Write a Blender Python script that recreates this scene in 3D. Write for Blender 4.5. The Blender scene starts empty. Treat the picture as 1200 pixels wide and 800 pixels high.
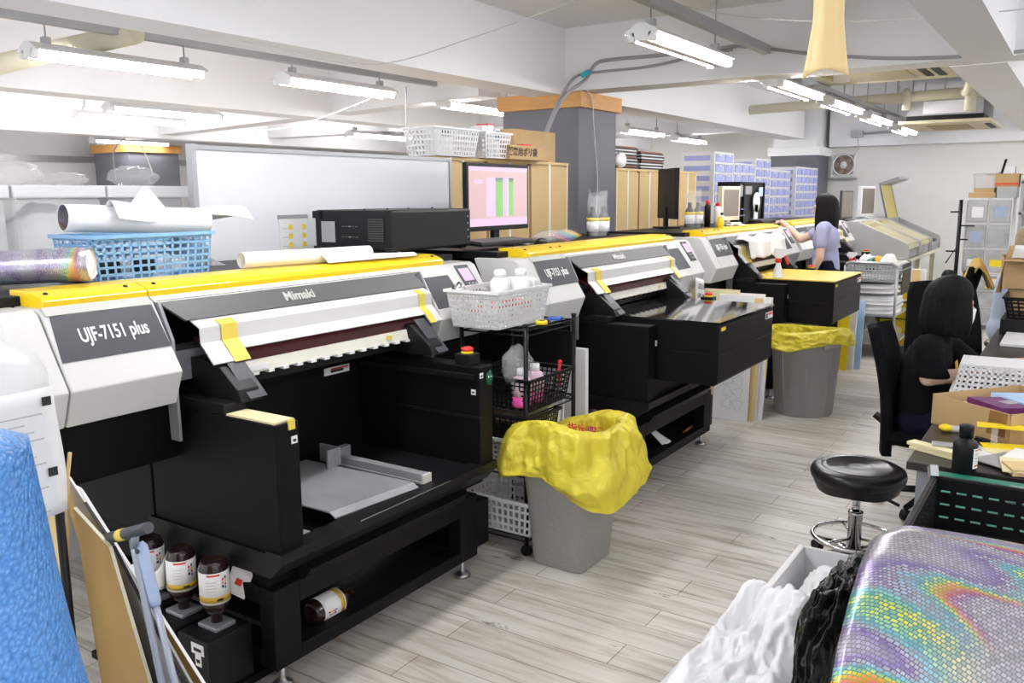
import bpy, bmesh, math, random
from mathutils import Vector, Matrix, noise
random.seed(7)
SC = bpy.context.scene
COL = SC.collection
PI = math.pi
# ---------------------------------------------------------------- camera model (1200x800 frame)
FPX = 1012.0; CAMH = 1.6
def _cv(x, y): return Vector((x-600, -(y-400), -FPX))
_vx = _cv(1280, 225).normalized(); _vy = _cv(-950, 238)
_vy = (_vy - _vx*_vy.dot(_vx)).normalized(); _vz = _vx.cross(_vy)
RW = Matrix((_vx, _vy, _vz))            # world = RW @ cam
CAM = Vector((0, 0, CAMH))
def ray(x, y): return RW @ _cv(x, y)
def az(x, y, z=0): d = ray(x, y); return CAM + d*((z-CAMH)/d.z)     # measured pixel -> point on a plane
def ay(x, y, Y): d = ray(x, y); return CAM + d*(Y/d.y)
def ax(x, y, X): d = ray(x, y); return CAM + d*(X/d.x)

# ---------------------------------------------------------------- materials
def nt(name):
    m = bpy.data.materials.new(name); m.use_nodes = True
    return m, m.node_tree.nodes, m.node_tree.links, m.node_tree.nodes['Principled BSDF']
def mat(name, col, rough=.5, metal=0, var=.06, scale=6, bump=0, bscale=60, alpha=1, trans=0, emit=None, es=0, coat=0, sss=0, stretch=None, ior=1.45, spec=.5):
    m, N, L, P = nt(name)
    tc = N.new('ShaderNodeTexCoord'); mp = N.new('ShaderNodeMapping'); L.new(tc.outputs['Object'], mp.inputs[0])
    if stretch: mp.inputs['Scale'].default_value = stretch
    nz = N.new('ShaderNodeTexNoise'); nz.inputs['Scale'].default_value = scale; nz.inputs['Detail'].default_value = 4
    L.new(mp.outputs[0], nz.inputs['Vector'])
    mx = N.new('ShaderNodeMix'); mx.data_type = 'RGBA'
    c = list(col)+[1]
    mx.inputs[6].default_value = [max(0, v*(1-var)) for v in col]+[1]
    mx.inputs[7].default_value = [min(1, v*(1+var)) for v in col]+[1]
    L.new(nz.outputs['Fac'], mx.inputs[0]); L.new(mx.outputs[2], P.inputs['Base Color'])
    P.inputs['Roughness'].default_value = rough; P.inputs['Metallic'].default_value = metal
    P.inputs['Alpha'].default_value = alpha; P.inputs['Transmission Weight'].default_value = trans
    P.inputs['Coat Weight'].default_value = coat; P.inputs['IOR'].default_value = ior
    P.inputs['Specular IOR Level'].default_value = spec
    if sss: P.inputs['Subsurface Weight'].default_value = sss; P.inputs['Subsurface Radius'].default_value = (.02,.01,.006)
    if emit: P.inputs['Emission Color'].default_value = list(emit)+[1]; P.inputs['Emission Strength'].default_value = es
    if bump:
        n2 = N.new('ShaderNodeTexNoise'); n2.inputs['Scale'].default_value = bscale; n2.inputs['Detail'].default_value = 5
        L.new(mp.outputs[0], n2.inputs['Vector'])
        b = N.new('ShaderNodeBump'); b.inputs['Strength'].default_value = bump; b.inputs['Distance'].default_value = .01
        L.new(n2.outputs['Fac'], b.inputs['Height']); L.new(b.outputs[0], P.inputs['Normal'])
    m.diffuse_color = c
    return m
def ramp(N, stops, interp='LINEAR'):
    r = N.new('ShaderNodeValToRGB'); r.color_ramp.interpolation = interp; e = r.color_ramp.elements
    while len(e) < len(stops): e.new(.5)
    for i, (p, c) in enumerate(stops): e[i].position = p; e[i].color = list(c)+[1]
    return r
M = {}
M['wall'] = mat('painted_wall', (.84,.84,.845), .7, var=.02, scale=2, bump=.12, bscale=25)
M['ceil'] = mat('painted_concrete', (.80,.80,.815), .75, var=.03, scale=1.5, bump=.15, bscale=18)
M['grey_clad'] = mat('grey_cladding', (.115,.118,.14), .55, var=.08)
M['wood_cap'] = mat('wood_cap', (.50,.25,.07), .5, var=.25, scale=3, stretch=(2,2,14))
M['black'] = mat('black_powder_coat', (.0042,.0042,.0046), .5, var=.2, spec=.16)
M['black2'] = mat('black_sheet_metal', (.007,.007,.008), .42, var=.2, spec=.25)
M['black_pl'] = mat('black_plastic', (.007,.007,.0078), .42, var=.2, spec=.28)
M['black_gloss'] = mat('black_glass_top', (.008,.008,.009), .06, var=.1, spec=.6)
M['dkgrey'] = mat('charcoal_panel', (.05,.052,.06), .42, var=.08)
M['hoodgrey'] = mat('grey_hood', (.085,.085,.085), .45, var=.06)
M['white_case'] = mat('white_machine_casing', (.66,.66,.645), .35, var=.02, coat=.1)
M['offwhite'] = mat('off_white_casing', (.55,.55,.51), .45, var=.03)
M['yellow'] = mat('yellow_trim', (.90,.62,.012), .3, var=.02, coat=.2)
M['ytape'] = mat('yellow_tape', (.80,.62,.10), .5, var=.1)
M['steel'] = mat('brushed_steel', (.45,.46,.47), .32, 1, var=.1)
M['greymetal'] = mat('grey_painted_metal', (.30,.31,.33), .4, .3, var=.08)
M['chrome'] = mat('chrome', (.75,.75,.76), .08, 1, var=.02)
M['dkred'] = mat('dark_red_guard', (.07,.012,.014), .25, var=.3, scale=12)
M['red'] = mat('red_plastic', (.75,.03,.04), .35)
M['railwhite'] = mat('ivory_rail', (.68,.66,.58), .45, var=.08, scale=20)
M['paper'] = mat('white_paper', (.84,.84,.84), .6, var=.02)
M['white_pl'] = mat('white_plastic', (.80,.80,.81), .4, var=.03, coat=.1)
M['white_clear'] = mat('translucent_white_plastic', (.85,.86,.87), .3, alpha=.62, var=.05)
M['clearbag'] = mat('clear_film', (.86,.87,.89), .16, alpha=.20, var=.1, bump=.7, bscale=18)
M['clearbox'] = mat('clear_plastic_box', (.82,.84,.86), .2, alpha=.34, var=.1)
M['whitebag'] = mat('white_film_bag', (.92,.92,.94), .3, alpha=.95, var=.02, bump=.5, bscale=17)
M['blackbag'] = mat('black_film_bag', (.006,.006,.0065), .2, var=.2, bump=1.0, bscale=22, spec=.4)
M['blue_pl'] = mat('blue_plastic', (.22,.42,.68), .4, var=.05)
M['blue_dr'] = mat('pale_blue_drawer', (.36,.40,.74), .4, var=.12, scale=9)
M['card'] = mat('cardboard', (.50,.335,.165), .75, var=.08, scale=10)
M['cardboard_lt'] = mat('cabinet_board', (.60,.43,.20), .6, var=.08, scale=5)
M['brownstrip'] = mat('brown_tape', (.26,.13,.045), .5, var=.2)
M['boardbrown'] = mat('tan_board', (.36,.22,.07), .55, var=.14, scale=4)
M['boardgrey'] = mat('grey_board', (.33,.31,.28), .4, .2, var=.2, scale=3)
M['boardedge'] = mat('pale_wood', (.70,.52,.25), .6, var=.12, scale=8)
M['bin'] = mat('speckled_grey_plastic', (.36,.355,.335), .55, var=.22, scale=90)
M['bin2'] = mat('grey_plastic', (.36,.36,.355), .5, var=.08, scale=40)
M['brownbottle'] = mat('dark_brown_plastic', (.022,.010,.008), .22, var=.2, coat=.3)
M['gold'] = mat('label_gold', (.56,.36,.03), .5)
M['pink'] = mat('pink_liquid', (.85,.10,.42), .3, alpha=.95)
M['pinklt'] = mat('pink_bottle', (.86,.62,.74), .35)
M['skin'] = mat('skin', (.74,.50,.375), .5, var=.04, scale=20, sss=.1)
M['hair'] = mat('black_hair', (.0045,.004,.004), .5, var=.5, spec=.14, scale=30, bump=.6, bscale=60, stretch=(6,6,.6))
M['blond'] = mat('ash_blond_hair', (.34,.27,.15), .45, var=.4, scale=30, bump=.6, bscale=50, stretch=(6,6,.6))
M['lav'] = mat('lavender_knit', (.40,.42,.62), .85, var=.06, bump=.4, bscale=240)
M['navy'] = mat('navy_cloth', (.009,.010,.022), .9, var=.2, spec=.1, bump=.2, bscale=50)
M['blkcloth'] = mat('black_cotton', (.0065,.0065,.0075), .95, var=.2, spec=.1, bump=.3, bscale=40)
M['ltblue'] = mat('pale_blue_shirt', (.52,.62,.80), .8, var=.08, bump=.3, bscale=30)
M['mask'] = mat('white_mask', (.86,.86,.88), .7)
M['leather'] = mat('black_vinyl', (.007,.007,.0075), .3, var=.2, spec=.45, bump=.08, bscale=120)
M['green_mat'] = mat('green_cutting_mat', (.015,.17,.115), .5, var=.06)
M['cream'] = mat('cream_enamel', (.70,.66,.50), .45, var=.04)
M['ac_beige'] = mat('aircon_beige', (.56,.50,.34), .5, var=.06)
M['ac_grille'] = mat('aircon_grille', (.33,.28,.15), .6, var=.1, scale=30)
M['galv'] = mat('galvanised', (.42,.43,.44), .4, .6, var=.1)
M['cable'] = mat('grey_cable', (.30,.30,.31), .5)
M['white_cable'] = mat('pale_cable', (.62,.61,.58), .5)
M['tan'] = mat('tan_tape_paper', (.76,.57,.28), .6, var=.05)
M['purple'] = mat('printed_purple', (.13,.02,.12), .4, var=.9, scale=28)
M['bluefolder'] = mat('blue_film_pack', (.40,.58,.80), .35, var=.1)
M['ltyellow'] = mat('ivory_board', (.78,.70,.42), .5, var=.06)
M['yellowbright'] = mat('yellow_plastic', (.88,.66,.02), .4, var=.06)
M['jacket'] = mat('mustard_jacket', (.62,.41,.12), .85, var=.12, bump=.3, bscale=30)
M['greyblue'] = mat('grey_blue_grip', (.36,.44,.60), .5, var=.04)
M['greypole'] = mat('grey_pole', (.34,.36,.42), .4, .3)
M['teal'] = mat('teal_tie', (.02,.42,.48), .5)
M['greyfilm'] = mat('silver_grey_film', (.42,.43,.44), .35, .3, var=.2); M['wb_white'] = mat('whiteboard_enamel', (.80,.82,.85), .25, var=.01)
M['clearbox_d'] = mat('clear_drawer_front', (.42,.43,.44), .25, var=.5, scale=9)
M['platesteel'] = mat('worn_grey_sheet_steel', (.36,.37,.38), .42, .25, var=.35, scale=4)
M['text_w'] = mat('white_lettering', (.86,.86,.86), .5)
M['text_s'] = mat('silver_lettering', (.50,.50,.47), .4)
M['text_k'] = mat('black_lettering', (.02,.02,.02), .6)
M['text_r'] = mat('red_print', (.70,.05,.02), .5)
M['wood_red'] = mat('red_brown_wood', (.28,.08,.03), .5, var=.2)
M['bluesign'] = mat('blue_sticker', (.03,.12,.55), .5)
M['green_st'] = mat('green_sticker', (.005,.09,.05), .5)
M['bookcol'] = mat('dark_cover_edge', (.03,.02,.02), .5, var=.6, scale=14)
M['tube'] = mat('lit_fluorescent_tube', (1,1,1), .4, emit=(1,.985,1), es=85)
M['screen'] = mat('lit_screen_pink', (.3,.2,.2), .3, emit=(.60,.42,.43), es=.75)
M['screen2'] = mat('lit_screen_lilac', (.3,.2,.3), .3, emit=(.74,.56,.72), es=.75)
M['screen3'] = mat('lit_screen_green', (.1,.3,.1), .3, emit=(.26,.40,.15), es=.75)
M['screen4'] = mat('lit_screen_navy', (.1,.1,.2), .3, emit=(.10,.13,.22), es=.9)
M['lcd'] = mat('lit_panel_display', (.3,.2,.3), .3, emit=(.60,.48,.62), es=.8)
M['greyscreen'] = mat('grey_screen', (.19,.165,.145), .35, var=.05)
M['tint'] = mat('amber_tinted_cover', (.50,.44,.16), .2, var=.1, coat=.4)
M['yellowfilm'] = mat('yellow_tinted_lid', (.80,.66,.12), .25, alpha=.8)
M['redbrown_fan'] = mat('fan_recess', (.30,.22,.19), .5, var=.3, scale=14)

# planks: whitewashed boards running across the aisle
def floor_mat():
    m, N, L, P = nt('whitewashed_planks')
    tc = N.new('ShaderNodeTexCoord'); mp = N.new('ShaderNodeMapping'); L.new(tc.outputs['Object'], mp.inputs[0])
    mp.inputs['Rotation'].default_value = (0, 0, PI/2)
    br = N.new('ShaderNodeTexBrick'); L.new(mp.outputs[0], br.inputs['Vector'])
    br.inputs['Scale'].default_value = 1; br.inputs['Brick Width'].default_value = .92; br.inputs['Row Height'].default_value = .155
    br.inputs['Mortar Size'].default_value = .0016; br.inputs['Mortar Smooth'].default_value = .1; br.offset = .37; br.offset_frequency = 2
    br.inputs['Color1'].default_value = (.56,.545,.51,1); br.inputs['Color2'].default_value = (.70,.69,.655,1); br.inputs['Mortar'].default_value = (.15,.11,.085,1)
    mp2 = N.new('ShaderNodeMapping'); L.new(tc.outputs['Object'], mp2.inputs[0]); mp2.inputs['Scale'].default_value = (10, .9, 1)
    nz = N.new('ShaderNodeTexNoise'); nz.inputs['Scale'].default_value = 2.2; nz.inputs['Detail'].default_value = 8; nz.inputs['Roughness'].default_value = .65; nz.inputs['Distortion'].default_value = .6
    L.new(mp2.outputs[0], nz.inputs['Vector'])
    r1 = ramp(N, [(.30,(.38,.29,.23)), (.40,(.66,.58,.51)), (.51,(.90,.86,.82)), (.72,(1,1,1))]); L.new(nz.outputs['Fac'], r1.inputs[0])
    mx = N.new('ShaderNodeMix'); mx.data_type = 'RGBA'; mx.blend_type = 'MULTIPLY'; mx.inputs[0].default_value = .85
    L.new(br.outputs['Color'], mx.inputs[6]); L.new(r1.outputs[0], mx.inputs[7])
    nz2 = N.new('ShaderNodeTexNoise'); nz2.inputs['Scale'].default_value = 1.0; nz2.inputs['Detail'].default_value = 9; nz2.inputs['Roughness'].default_value = .7
    mp3 = N.new('ShaderNodeMapping'); L.new(tc.outputs['Object'], mp3.inputs[0]); mp3.inputs['Scale'].default_value = (7, 2.2, 1); L.new(mp3.outputs[0], nz2.inputs['Vector'])
    r2 = ramp(N, [(0,(.22,.22,.2)), (.345,(.32,.31,.29)), (.362,(1,1,1)), (1,(1,1,1))]); L.new(nz2.outputs['Fac'], r2.inputs[0])
    mx2 = N.new('ShaderNodeMix'); mx2.data_type = 'RGBA'; mx2.blend_type = 'MULTIPLY'; mx2.inputs[0].default_value = .9
    L.new(mx.outputs[2], mx2.inputs[6]); L.new(r2.outputs[0], mx2.inputs[7])
    L.new(mx2.outputs[2], P.inputs['Base Color']); P.inputs['Roughness'].default_value = .42
    b = N.new('ShaderNodeBump'); b.inputs['Strength'].default_value = .25; b.inputs['Distance'].default_value = .004
    L.new(nz.outputs['Fac'], b.inputs['Height']); L.new(b.outputs[0], P.inputs['Normal'])
    return m
M['floor'] = floor_mat()
def brick_wall_mat():
    m, N, L, P = nt('white_painted_block')
    tc = N.new('ShaderNodeTexCoord'); mp = N.new('ShaderNodeMapping'); L.new(tc.outputs['Object'], mp.inputs[0]); mp.inputs['Rotation'].default_value = (PI/2, 0, PI/2)
    br = N.new('ShaderNodeTexBrick'); L.new(mp.outputs[0], br.inputs['Vector']); br.inputs['Scale'].default_value = 1
    br.inputs['Brick Width'].default_value = .2; br.inputs['Row Height'].default_value = .08; br.inputs['Mortar Size'].default_value = .004
    br.inputs['Color1'].default_value = (.82,.81,.775,1); br.inputs['Color2'].default_value = (.86,.85,.81,1); br.inputs['Mortar'].default_value = (.77,.76,.72,1)
    L.new(br.outputs['Color'], P.inputs['Base Color']); P.inputs['Roughness'].default_value = .6
    return m
M['block'] = brick_wall_mat()
# holographic film: metal foil stamped with small tiles; its diffraction rainbow is painted into the colour
def holo(name, cell, bands, seedv, sat=.8, base=(.62,.60,.66), rot=0):
    m, N, L, P = nt(name)
    tc = N.new('ShaderNodeTexCoord'); mp = N.new('ShaderNodeMapping'); L.new(tc.outputs['UV'], mp.inputs[0]); mp.inputs['Location'].default_value = (seedv, seedv*.7, 0); mp.inputs['Rotation'].default_value = (0,0,rot)
    br = N.new('ShaderNodeTexBrick'); L.new(mp.outputs[0], br.inputs['Vector']); br.inputs['Scale'].default_value = cell; br.inputs['Mortar Size'].default_value = .055
    br.inputs['Brick Width'].default_value = .5; br.inputs['Row Height'].default_value = .42
    br.inputs['Color1'].default_value = (1,1,1,1); br.inputs['Color2'].default_value = (.55,.55,.55,1); br.inputs['Mortar'].default_value = (.28,.28,.28,1)
    nz = N.new('ShaderNodeTexNoise'); mpn = N.new('ShaderNodeMapping'); L.new(mp.outputs[0], mpn.inputs[0]); mpn.inputs['Scale'].default_value = (1.0,3.4,1)
    nz.inputs['Scale'].default_value = 1.5; nz.inputs['Detail'].default_value = 1.5; L.new(mpn.outputs[0], nz.inputs['Vector'])
    lw = N.new('ShaderNodeNewGeometry')
    sp = N.new('ShaderNodeSeparateXYZ'); L.new(lw.outputs['Normal'], sp.inputs[0])
    sp2 = N.new('ShaderNodeSeparateXYZ'); L.new(mp.outputs[0], sp2.inputs[0])
    a = N.new('ShaderNodeMath'); a.operation = 'MULTIPLY_ADD'; a.inputs[1].default_value = bands; L.new(nz.outputs['Fac'], a.inputs[0])
    a0 = N.new('ShaderNodeMath'); a0.operation = 'MULTIPLY'; a0.inputs[1].default_value = bands*.5; L.new(sp2.outputs['Y'], a0.inputs[0]); L.new(a0.outputs[0], a.inputs[2])
    a1 = N.new('ShaderNodeMath'); a1.operation = 'MULTIPLY_ADD'; a1.inputs[1].default_value = .16; L.new(br.outputs['Color'], a1.inputs[0]); L.new(a.outputs[0], a1.inputs[2])
    f = N.new('ShaderNodeMath'); f.operation = 'FRACT'; L.new(a1.outputs[0], f.inputs[0])
    r = ramp(N, [(0,base), (.20,(.52,.46,.66)), (.30,(.36,.26,.62)), (.38,base), (.50,(.16,.62,.75)), (.56,(.45,.80,.35)), (.61,(.98,.86,.06)), (.66,(.98,.42,.06)), (.71,(.88,.16,.26)), (.78,(.45,.28,.62)), (.86,base)])
    L.new(f.outputs[0], r.inputs[0])
    nz2 = N.new('ShaderNodeTexNoise'); nz2.inputs['Scale'].default_value = 2.0; nz2.inputs['Detail'].default_value = 1; L.new(mp.outputs[0], nz2.inputs['Vector'])
    rm = ramp(N, [(.30,(1-sat,)*3), (.44,(sat,)*3)]); L.new(nz2.outputs['Fac'], rm.inputs[0])
    mb = N.new('ShaderNodeMix'); mb.data_type = 'RGBA'; L.new(rm.outputs[0], mb.inputs[0]); mb.inputs[6].default_value = list(base)+[1]; L.new(r.outputs[0], mb.inputs[7])
    mx = N.new('ShaderNodeMix'); mx.data_type = 'RGBA'; mx.blend_type = 'MULTIPLY'; mx.inputs[0].default_value = .8
    L.new(mb.outputs[2], mx.inputs[6]); L.new(br.outputs['Color'], mx.inputs[7])
    L.new(mx.outputs[2], P.inputs['Base Color']); P.inputs['Metallic'].default_value = .55; P.inputs['Roughness'].default_value = .3
    return m
M['holo'] = holo('holographic_film', 56, 4.2, 7.7, sat=1.0, rot=-.35)
M['holo2'] = holo('holographic_film_fine', 95, 5.0, 1.7, sat=.7, base=(.74,.73,.80))
def bubble_mat():
    m, N, L, P = nt('blue_bubble_wrap')
    tc = N.new('ShaderNodeTexCoord'); vo = N.new('ShaderNodeTexVoronoi'); vo.inputs['Scale'].default_value = 105; L.new(tc.outputs['Object'], vo.inputs['Vector'])
    r = ramp(N, [(0,(.16,.42,.86)), (.5,(.09,.29,.70)), (1,(.05,.20,.56))]); L.new(vo.outputs['Distance'], r.inputs[0])
    L.new(r.outputs[0], P.inputs['Base Color']); P.inputs['Roughness'].default_value = .3
    b = N.new('ShaderNodeBump'); b.inputs['Strength'].default_value = .8; b.inputs['Distance'].default_value = .006; b.invert = True
    L.new(vo.outputs['Distance'], b.inputs['Height']); L.new(b.outputs[0], P.inputs['Normal'])
    return m
M['bubble'] = bubble_mat()
def yellow_bag_mat():
    m, N, L, P = nt('yellow_bin_liner')
    for k, v in (('Base Color', (.93,.83,.09,1)), ('Roughness', .28), ('Transmission Weight', 0)): P.inputs[k].default_value = v
    tr = N.new('ShaderNodeBsdfTranslucent'); tr.inputs[0].default_value = (.95,.85,.10,1)
    mx = N.new('ShaderNodeMixShader'); mx.inputs[0].default_value = .4
    tc = N.new('ShaderNodeTexCoord'); n = N.new('ShaderNodeTexNoise'); n.inputs['Scale'].default_value = 13; n.inputs['Detail'].default_value = 3; n.inputs['Distortion'].default_value = 1.2; L.new(tc.outputs['Object'], n.inputs['Vector'])
    b = N.new('ShaderNodeBump'); b.inputs['Strength'].default_value = .8; b.inputs['Distance'].default_value = .02; L.new(n.outputs['Fac'], b.inputs['Height']); L.new(b.outputs[0], P.inputs['Normal'])
    L.new(P.outputs[0], mx.inputs[1]); L.new(tr.outputs[0], mx.inputs[2]); L.new(mx.outputs[0], N['Material Output'].inputs[0])
    return m
M['ybag'] = yellow_bag_mat()

# ---------------------------------------------------------------- mesh builder
OFF = [Vector((0,0,0))]
class B:
    def __init__(s): s.v = []; s.f = []; s.uv = None; s.smooth = set()
    def add(s, verts, faces, smooth=False):
        n = len(s.v); s.v += [Vector(p)+OFF[0] for p in verts]
        for f in faces:
            if smooth: s.smooth.add(len(s.f))
            s.f.append([i+n for i in f])
        return s
    def box(s, x0, x1, y0, y1, z0, z1):
        v = [(x,y,z) for z in (z0,z1) for x,y in ((x0,y0),(x1,y0),(x1,y1),(x0,y1))]
        return s.add(v, [(3,2,1,0),(4,5,6,7),(0,1,5,4),(1,2,6,5),(2,3,7,6),(3,0,4,7)])
    def obox(s, c, sx, sy, sz, rz=0, rx=0, ry=0):
        R = Matrix.Rotation(rz,3,'Z') @ Matrix.Rotation(ry,3,'Y') @ Matrix.Rotation(rx,3,'X')
        v = [Vector(c)+R@Vector((x*sx/2,y*sy/2,z*sz/2)) for z in (-1,1) for x,y in ((-1,-1),(1,-1),(1,1),(-1,1))]
        return s.add(v, [(3,2,1,0),(4,5,6,7),(0,1,5,4),(1,2,6,5),(2,3,7,6),(3,0,4,7)])
    def hexa(s, q, d):            # quad q (4 points) extruded by vector d
        d = Vector(d); v = [Vector(p) for p in q]+[Vector(p)+d for p in q]
        return s.add(v, [(3,2,1,0),(4,5,6,7),(0,1,5,4),(1,2,6,5),(2,3,7,6),(3,0,4,7)])
    def prism(s, prof, a, b, axis='x'):   # profile (u,w) extruded along axis
        n = len(prof)
        mk = {'x': lambda u,w,t: (t,u,w), 'y': lambda u,w,t: (u,t,w), 'z': lambda u,w,t: (u,w,t)}[axis]
        v = [mk(u,w,a) for u,w in prof]+[mk(u,w,b) for u,w in prof]
        return s.add(v, [list(range(n))[::-1], list(range(n,2*n))]+[(i,(i+1)%n,n+(i+1)%n,n+i) for i in range(n)])
    def strip(s, prof, a, b, th=.004):    # open (y,z) profile as a thin bent sheet, extruded along x
        n = len(prof); P = [Vector((0,p[0],p[1])) for p in prof]; O = []
        for i in range(n):
            d = (P[min(i+1,n-1)]-P[max(i-1,0)]).normalized(); O.append(P[i]+Vector((0,-d.z,d.y))*th)
        return s.prism([(p.y,p.z) for p in P]+[(p.y,p.z) for p in reversed(O)], a, b)
    def tube(s, pts, r, n=10, cap=True):
        pts = [Vector(p) for p in pts]; N_ = len(pts); vs = []; up = None
        rr = r if isinstance(r,(list,tuple)) else [r]*N_
        for i,p in enumerate(pts):
            d = (pts[min(i+1,N_-1)]-pts[max(i-1,0)]).normalized()
            if up is None: up = Vector((0,0,1)) if abs(d.z)<.9 else Vector((1,0,0))
            a = d.cross(up).normalized(); b = a.cross(d).normalized(); up = b
            for k in range(n): t = 2*PI*k/n; vs.append(p+(a*math.cos(t)+b*math.sin(t))*rr[i])
        fs = [(i*n+k, i*n+(k+1)%n, (i+1)*n+(k+1)%n, (i+1)*n+k) for i in range(N_-1) for k in range(n)]
        s.add(vs, fs, True)
        if cap: m = len(s.v)-len(vs); s.f.append([m+k for k in range(n)][::-1]); s.f.append([m+(N_-1)*n+k for k in range(n)])
        return s
    def lathe(s, prof, c=(0,0,0), n=24, ax=None, sq=0, sx=1, sy=1, cap=True):  # prof (r,z); sq>0 makes a rounded square
        vs = []; c = Vector(c)
        R = Vector((0,0,1)).rotation_difference(Vector(ax).normalized()).to_matrix() if ax else Matrix.Identity(3)
        for r,z in prof:
            for k in range(n):
                t = 2*PI*k/n; q = 1
                if sq: q = (abs(math.cos(t))**sq+abs(math.sin(t))**sq)**(-1/sq)
                vs.append(c+R@Vector((r*q*math.cos(t)*sx, r*q*math.sin(t)*sy, z)))
        m = len(prof)
        fs = [(i*n+k, i*n+(k+1)%n, (i+1)*n+(k+1)%n, (i+1)*n+k) for i in range(m-1) for k in range(n)]
        s.add(vs, fs, True); b = len(s.v)-len(vs)
        if cap and prof[0][0] > 1e-5: s.f.append([b+k for k in range(n)][::-1])
        if cap and prof[-1][0] > 1e-5: s.f.append([b+(m-1)*n+k for k in range(n)])
        return s
    def grid(s, fn, nu, nv, uv=False):
        vs = [fn(i/nu, j/nv) for j in range(nv+1) for i in range(nu+1)]
        fs = [(j*(nu+1)+i, j*(nu+1)+i+1, (j+1)*(nu+1)+i+1, (j+1)*(nu+1)+i) for j in range(nv) for i in range(nu)]
        s.add(vs, fs, True)
        if uv: s.uv = [(i/nu, j/nv) for j in range(nv+1) for i in range(nu+1)]
        return s
    def ball(s, c, r, nu=16, nv=10, fn=None):
        r = Vector(r) if not isinstance(r,(int,float)) else Vector((r,r,r)); vs = []; c = Vector(c)
        for j in range(nv+1):
            ph = PI*j/nv
            for i in range(nu):
                t = 2*PI*i/nu; d = Vector((math.sin(ph)*math.cos(t), math.sin(ph)*math.sin(t), math.cos(ph)))
                k = fn(d) if fn else 1
                vs.append(c+Vector((d.x*r.x, d.y*r.y, d.z*r.z))*k)
        fs = [(j*nu+i, (j+1)*nu+i, (j+1)*nu+(i+1)%nu, j*nu+(i+1)%nu) for j in range(nv) for i in range(nu)]
        return s.add(vs, fs, True)
    def build(s, name, m, parent=None, bev=0, solid=0, sub=0, loc=None):
        me = bpy.data.meshes.new(name); o = bpy.data.objects.new(name, me); COL.objects.link(o)
        if parent is not None:
            root = parent
            while root.parent: root = root.parent
            inv = root['_m'] and ROOTM[root.name].inverted(); o.parent = parent
        else:
            if loc is None:
                xs = [v.x for v in s.v]; ys = [v.y for v in s.v]; zs = [v.z for v in s.v]
                loc = ((min(xs)+max(xs))/2, (min(ys)+max(ys))/2, min(zs))
            else: loc = Vector(loc)+OFF[0]
            mm = Matrix.Translation(loc); inv = mm.inverted(); o.location = loc; ROOTM[o.name] = mm; o['_m'] = 1
        me.from_pydata([inv@v for v in s.v], [], s.f); me.update()
        bm = bmesh.new(); bm.from_mesh(me); bmesh.ops.recalc_face_normals(bm, faces=bm.faces); bm.to_mesh(me); bm.free()
        for i in s.smooth:
            if i < len(me.polygons): me.polygons[i].use_smooth = True
        if s.uv and len(s.uv) == len(me.vertices):
            u = me.uv_layers.new()
            for lp in me.loops: u.data[lp.index].uv = s.uv[lp.vertex_index]
        me.materials.append(M[m] if isinstance(m,str) else m)
        if solid: md = o.modifiers.new('solid','SOLIDIFY'); md.thickness = solid
        if sub: md = o.modifiers.new('sub','SUBSURF'); md.levels = sub; md.render_levels = sub
        if bev: md = o.modifiers.new('bev','BEVEL'); md.width = bev; md.segments = 2; md.limit_method = 'ANGLE'; md.angle_limit = .7
        return o
ROOTM = {}
def tag(o, label, cat, group=None, kind=None):
    if label: o['label'] = label
    if cat: o['category'] = cat
    if group: o['group'] = group
    if kind: o['kind'] = kind
    return o
def thing(name, label, cat, loc, rz=0, group=None):
    o = bpy.data.objects.new(name, None); COL.objects.link(o); loc = Vector(loc)+OFF[0]
    o.location = loc; o.rotation_euler = (0,0,rz); o.empty_display_size = .05
    ROOTM[o.name] = Matrix.Translation(loc) @ Matrix.Rotation(rz,4,'Z'); o['_m'] = 1
    return tag(o, label, cat, group)
def dup(o, loc=None, rz=None, label=None, group=None, parent=None):
    c = o.copy(); COL.objects.link(c); c.parent = parent
    if parent is None:
        if loc is not None: c.location = Vector(loc)
        if rz is not None: c.rotation_euler = (0,0,rz)
        if label: c['label'] = label
        if group: c['group'] = group
        ROOTM[c.name] = Matrix.Translation(c.location) @ Matrix.Rotation(c.rotation_euler.z,4,'Z')
    for ch in list(o.children): dup(ch, parent=c)
    return c
def struct(name, b, m, parent=None, **k):
    o = b.build(name, m, parent, **k)
    if parent is None: o['kind'] = 'structure'
    return o
def text(name, body, size, origin, xdir, ydir, m, parent, depth=.0012, align='LEFT', shear=0, bold=0, sx=1):
    cu = bpy.data.curves.new('t','FONT'); cu.body = body; cu.size = size; cu.extrude = depth; cu.align_x = align; cu.shear = shear; cu.offset = bold
    t = bpy.data.objects.new('t', cu); COL.objects.link(t); dg = bpy.context.evaluated_depsgraph_get(); dg.update()
    me = bpy.data.meshes.new_from_object(t.evaluated_get(dg)); bpy.data.objects.remove(t)
    X = Vector(xdir).normalized(); Y = Vector(ydir); Y = (Y-X*Y.dot(X)).normalized(); Z = X.cross(Y)
    b = B(); o0 = Vector(origin); b.add([o0+X*v.co.x*sx+Y*v.co.y+Z*v.co.z for v in me.vertices], [list(p.vertices) for p in me.polygons])
    bpy.data.meshes.remove(me)
    return b.build(name, m, parent)
def n3(p, s=1, seed=0): return noise.noise(Vector(p)*s+Vector((seed,seed*1.7,seed*.3)))
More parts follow.
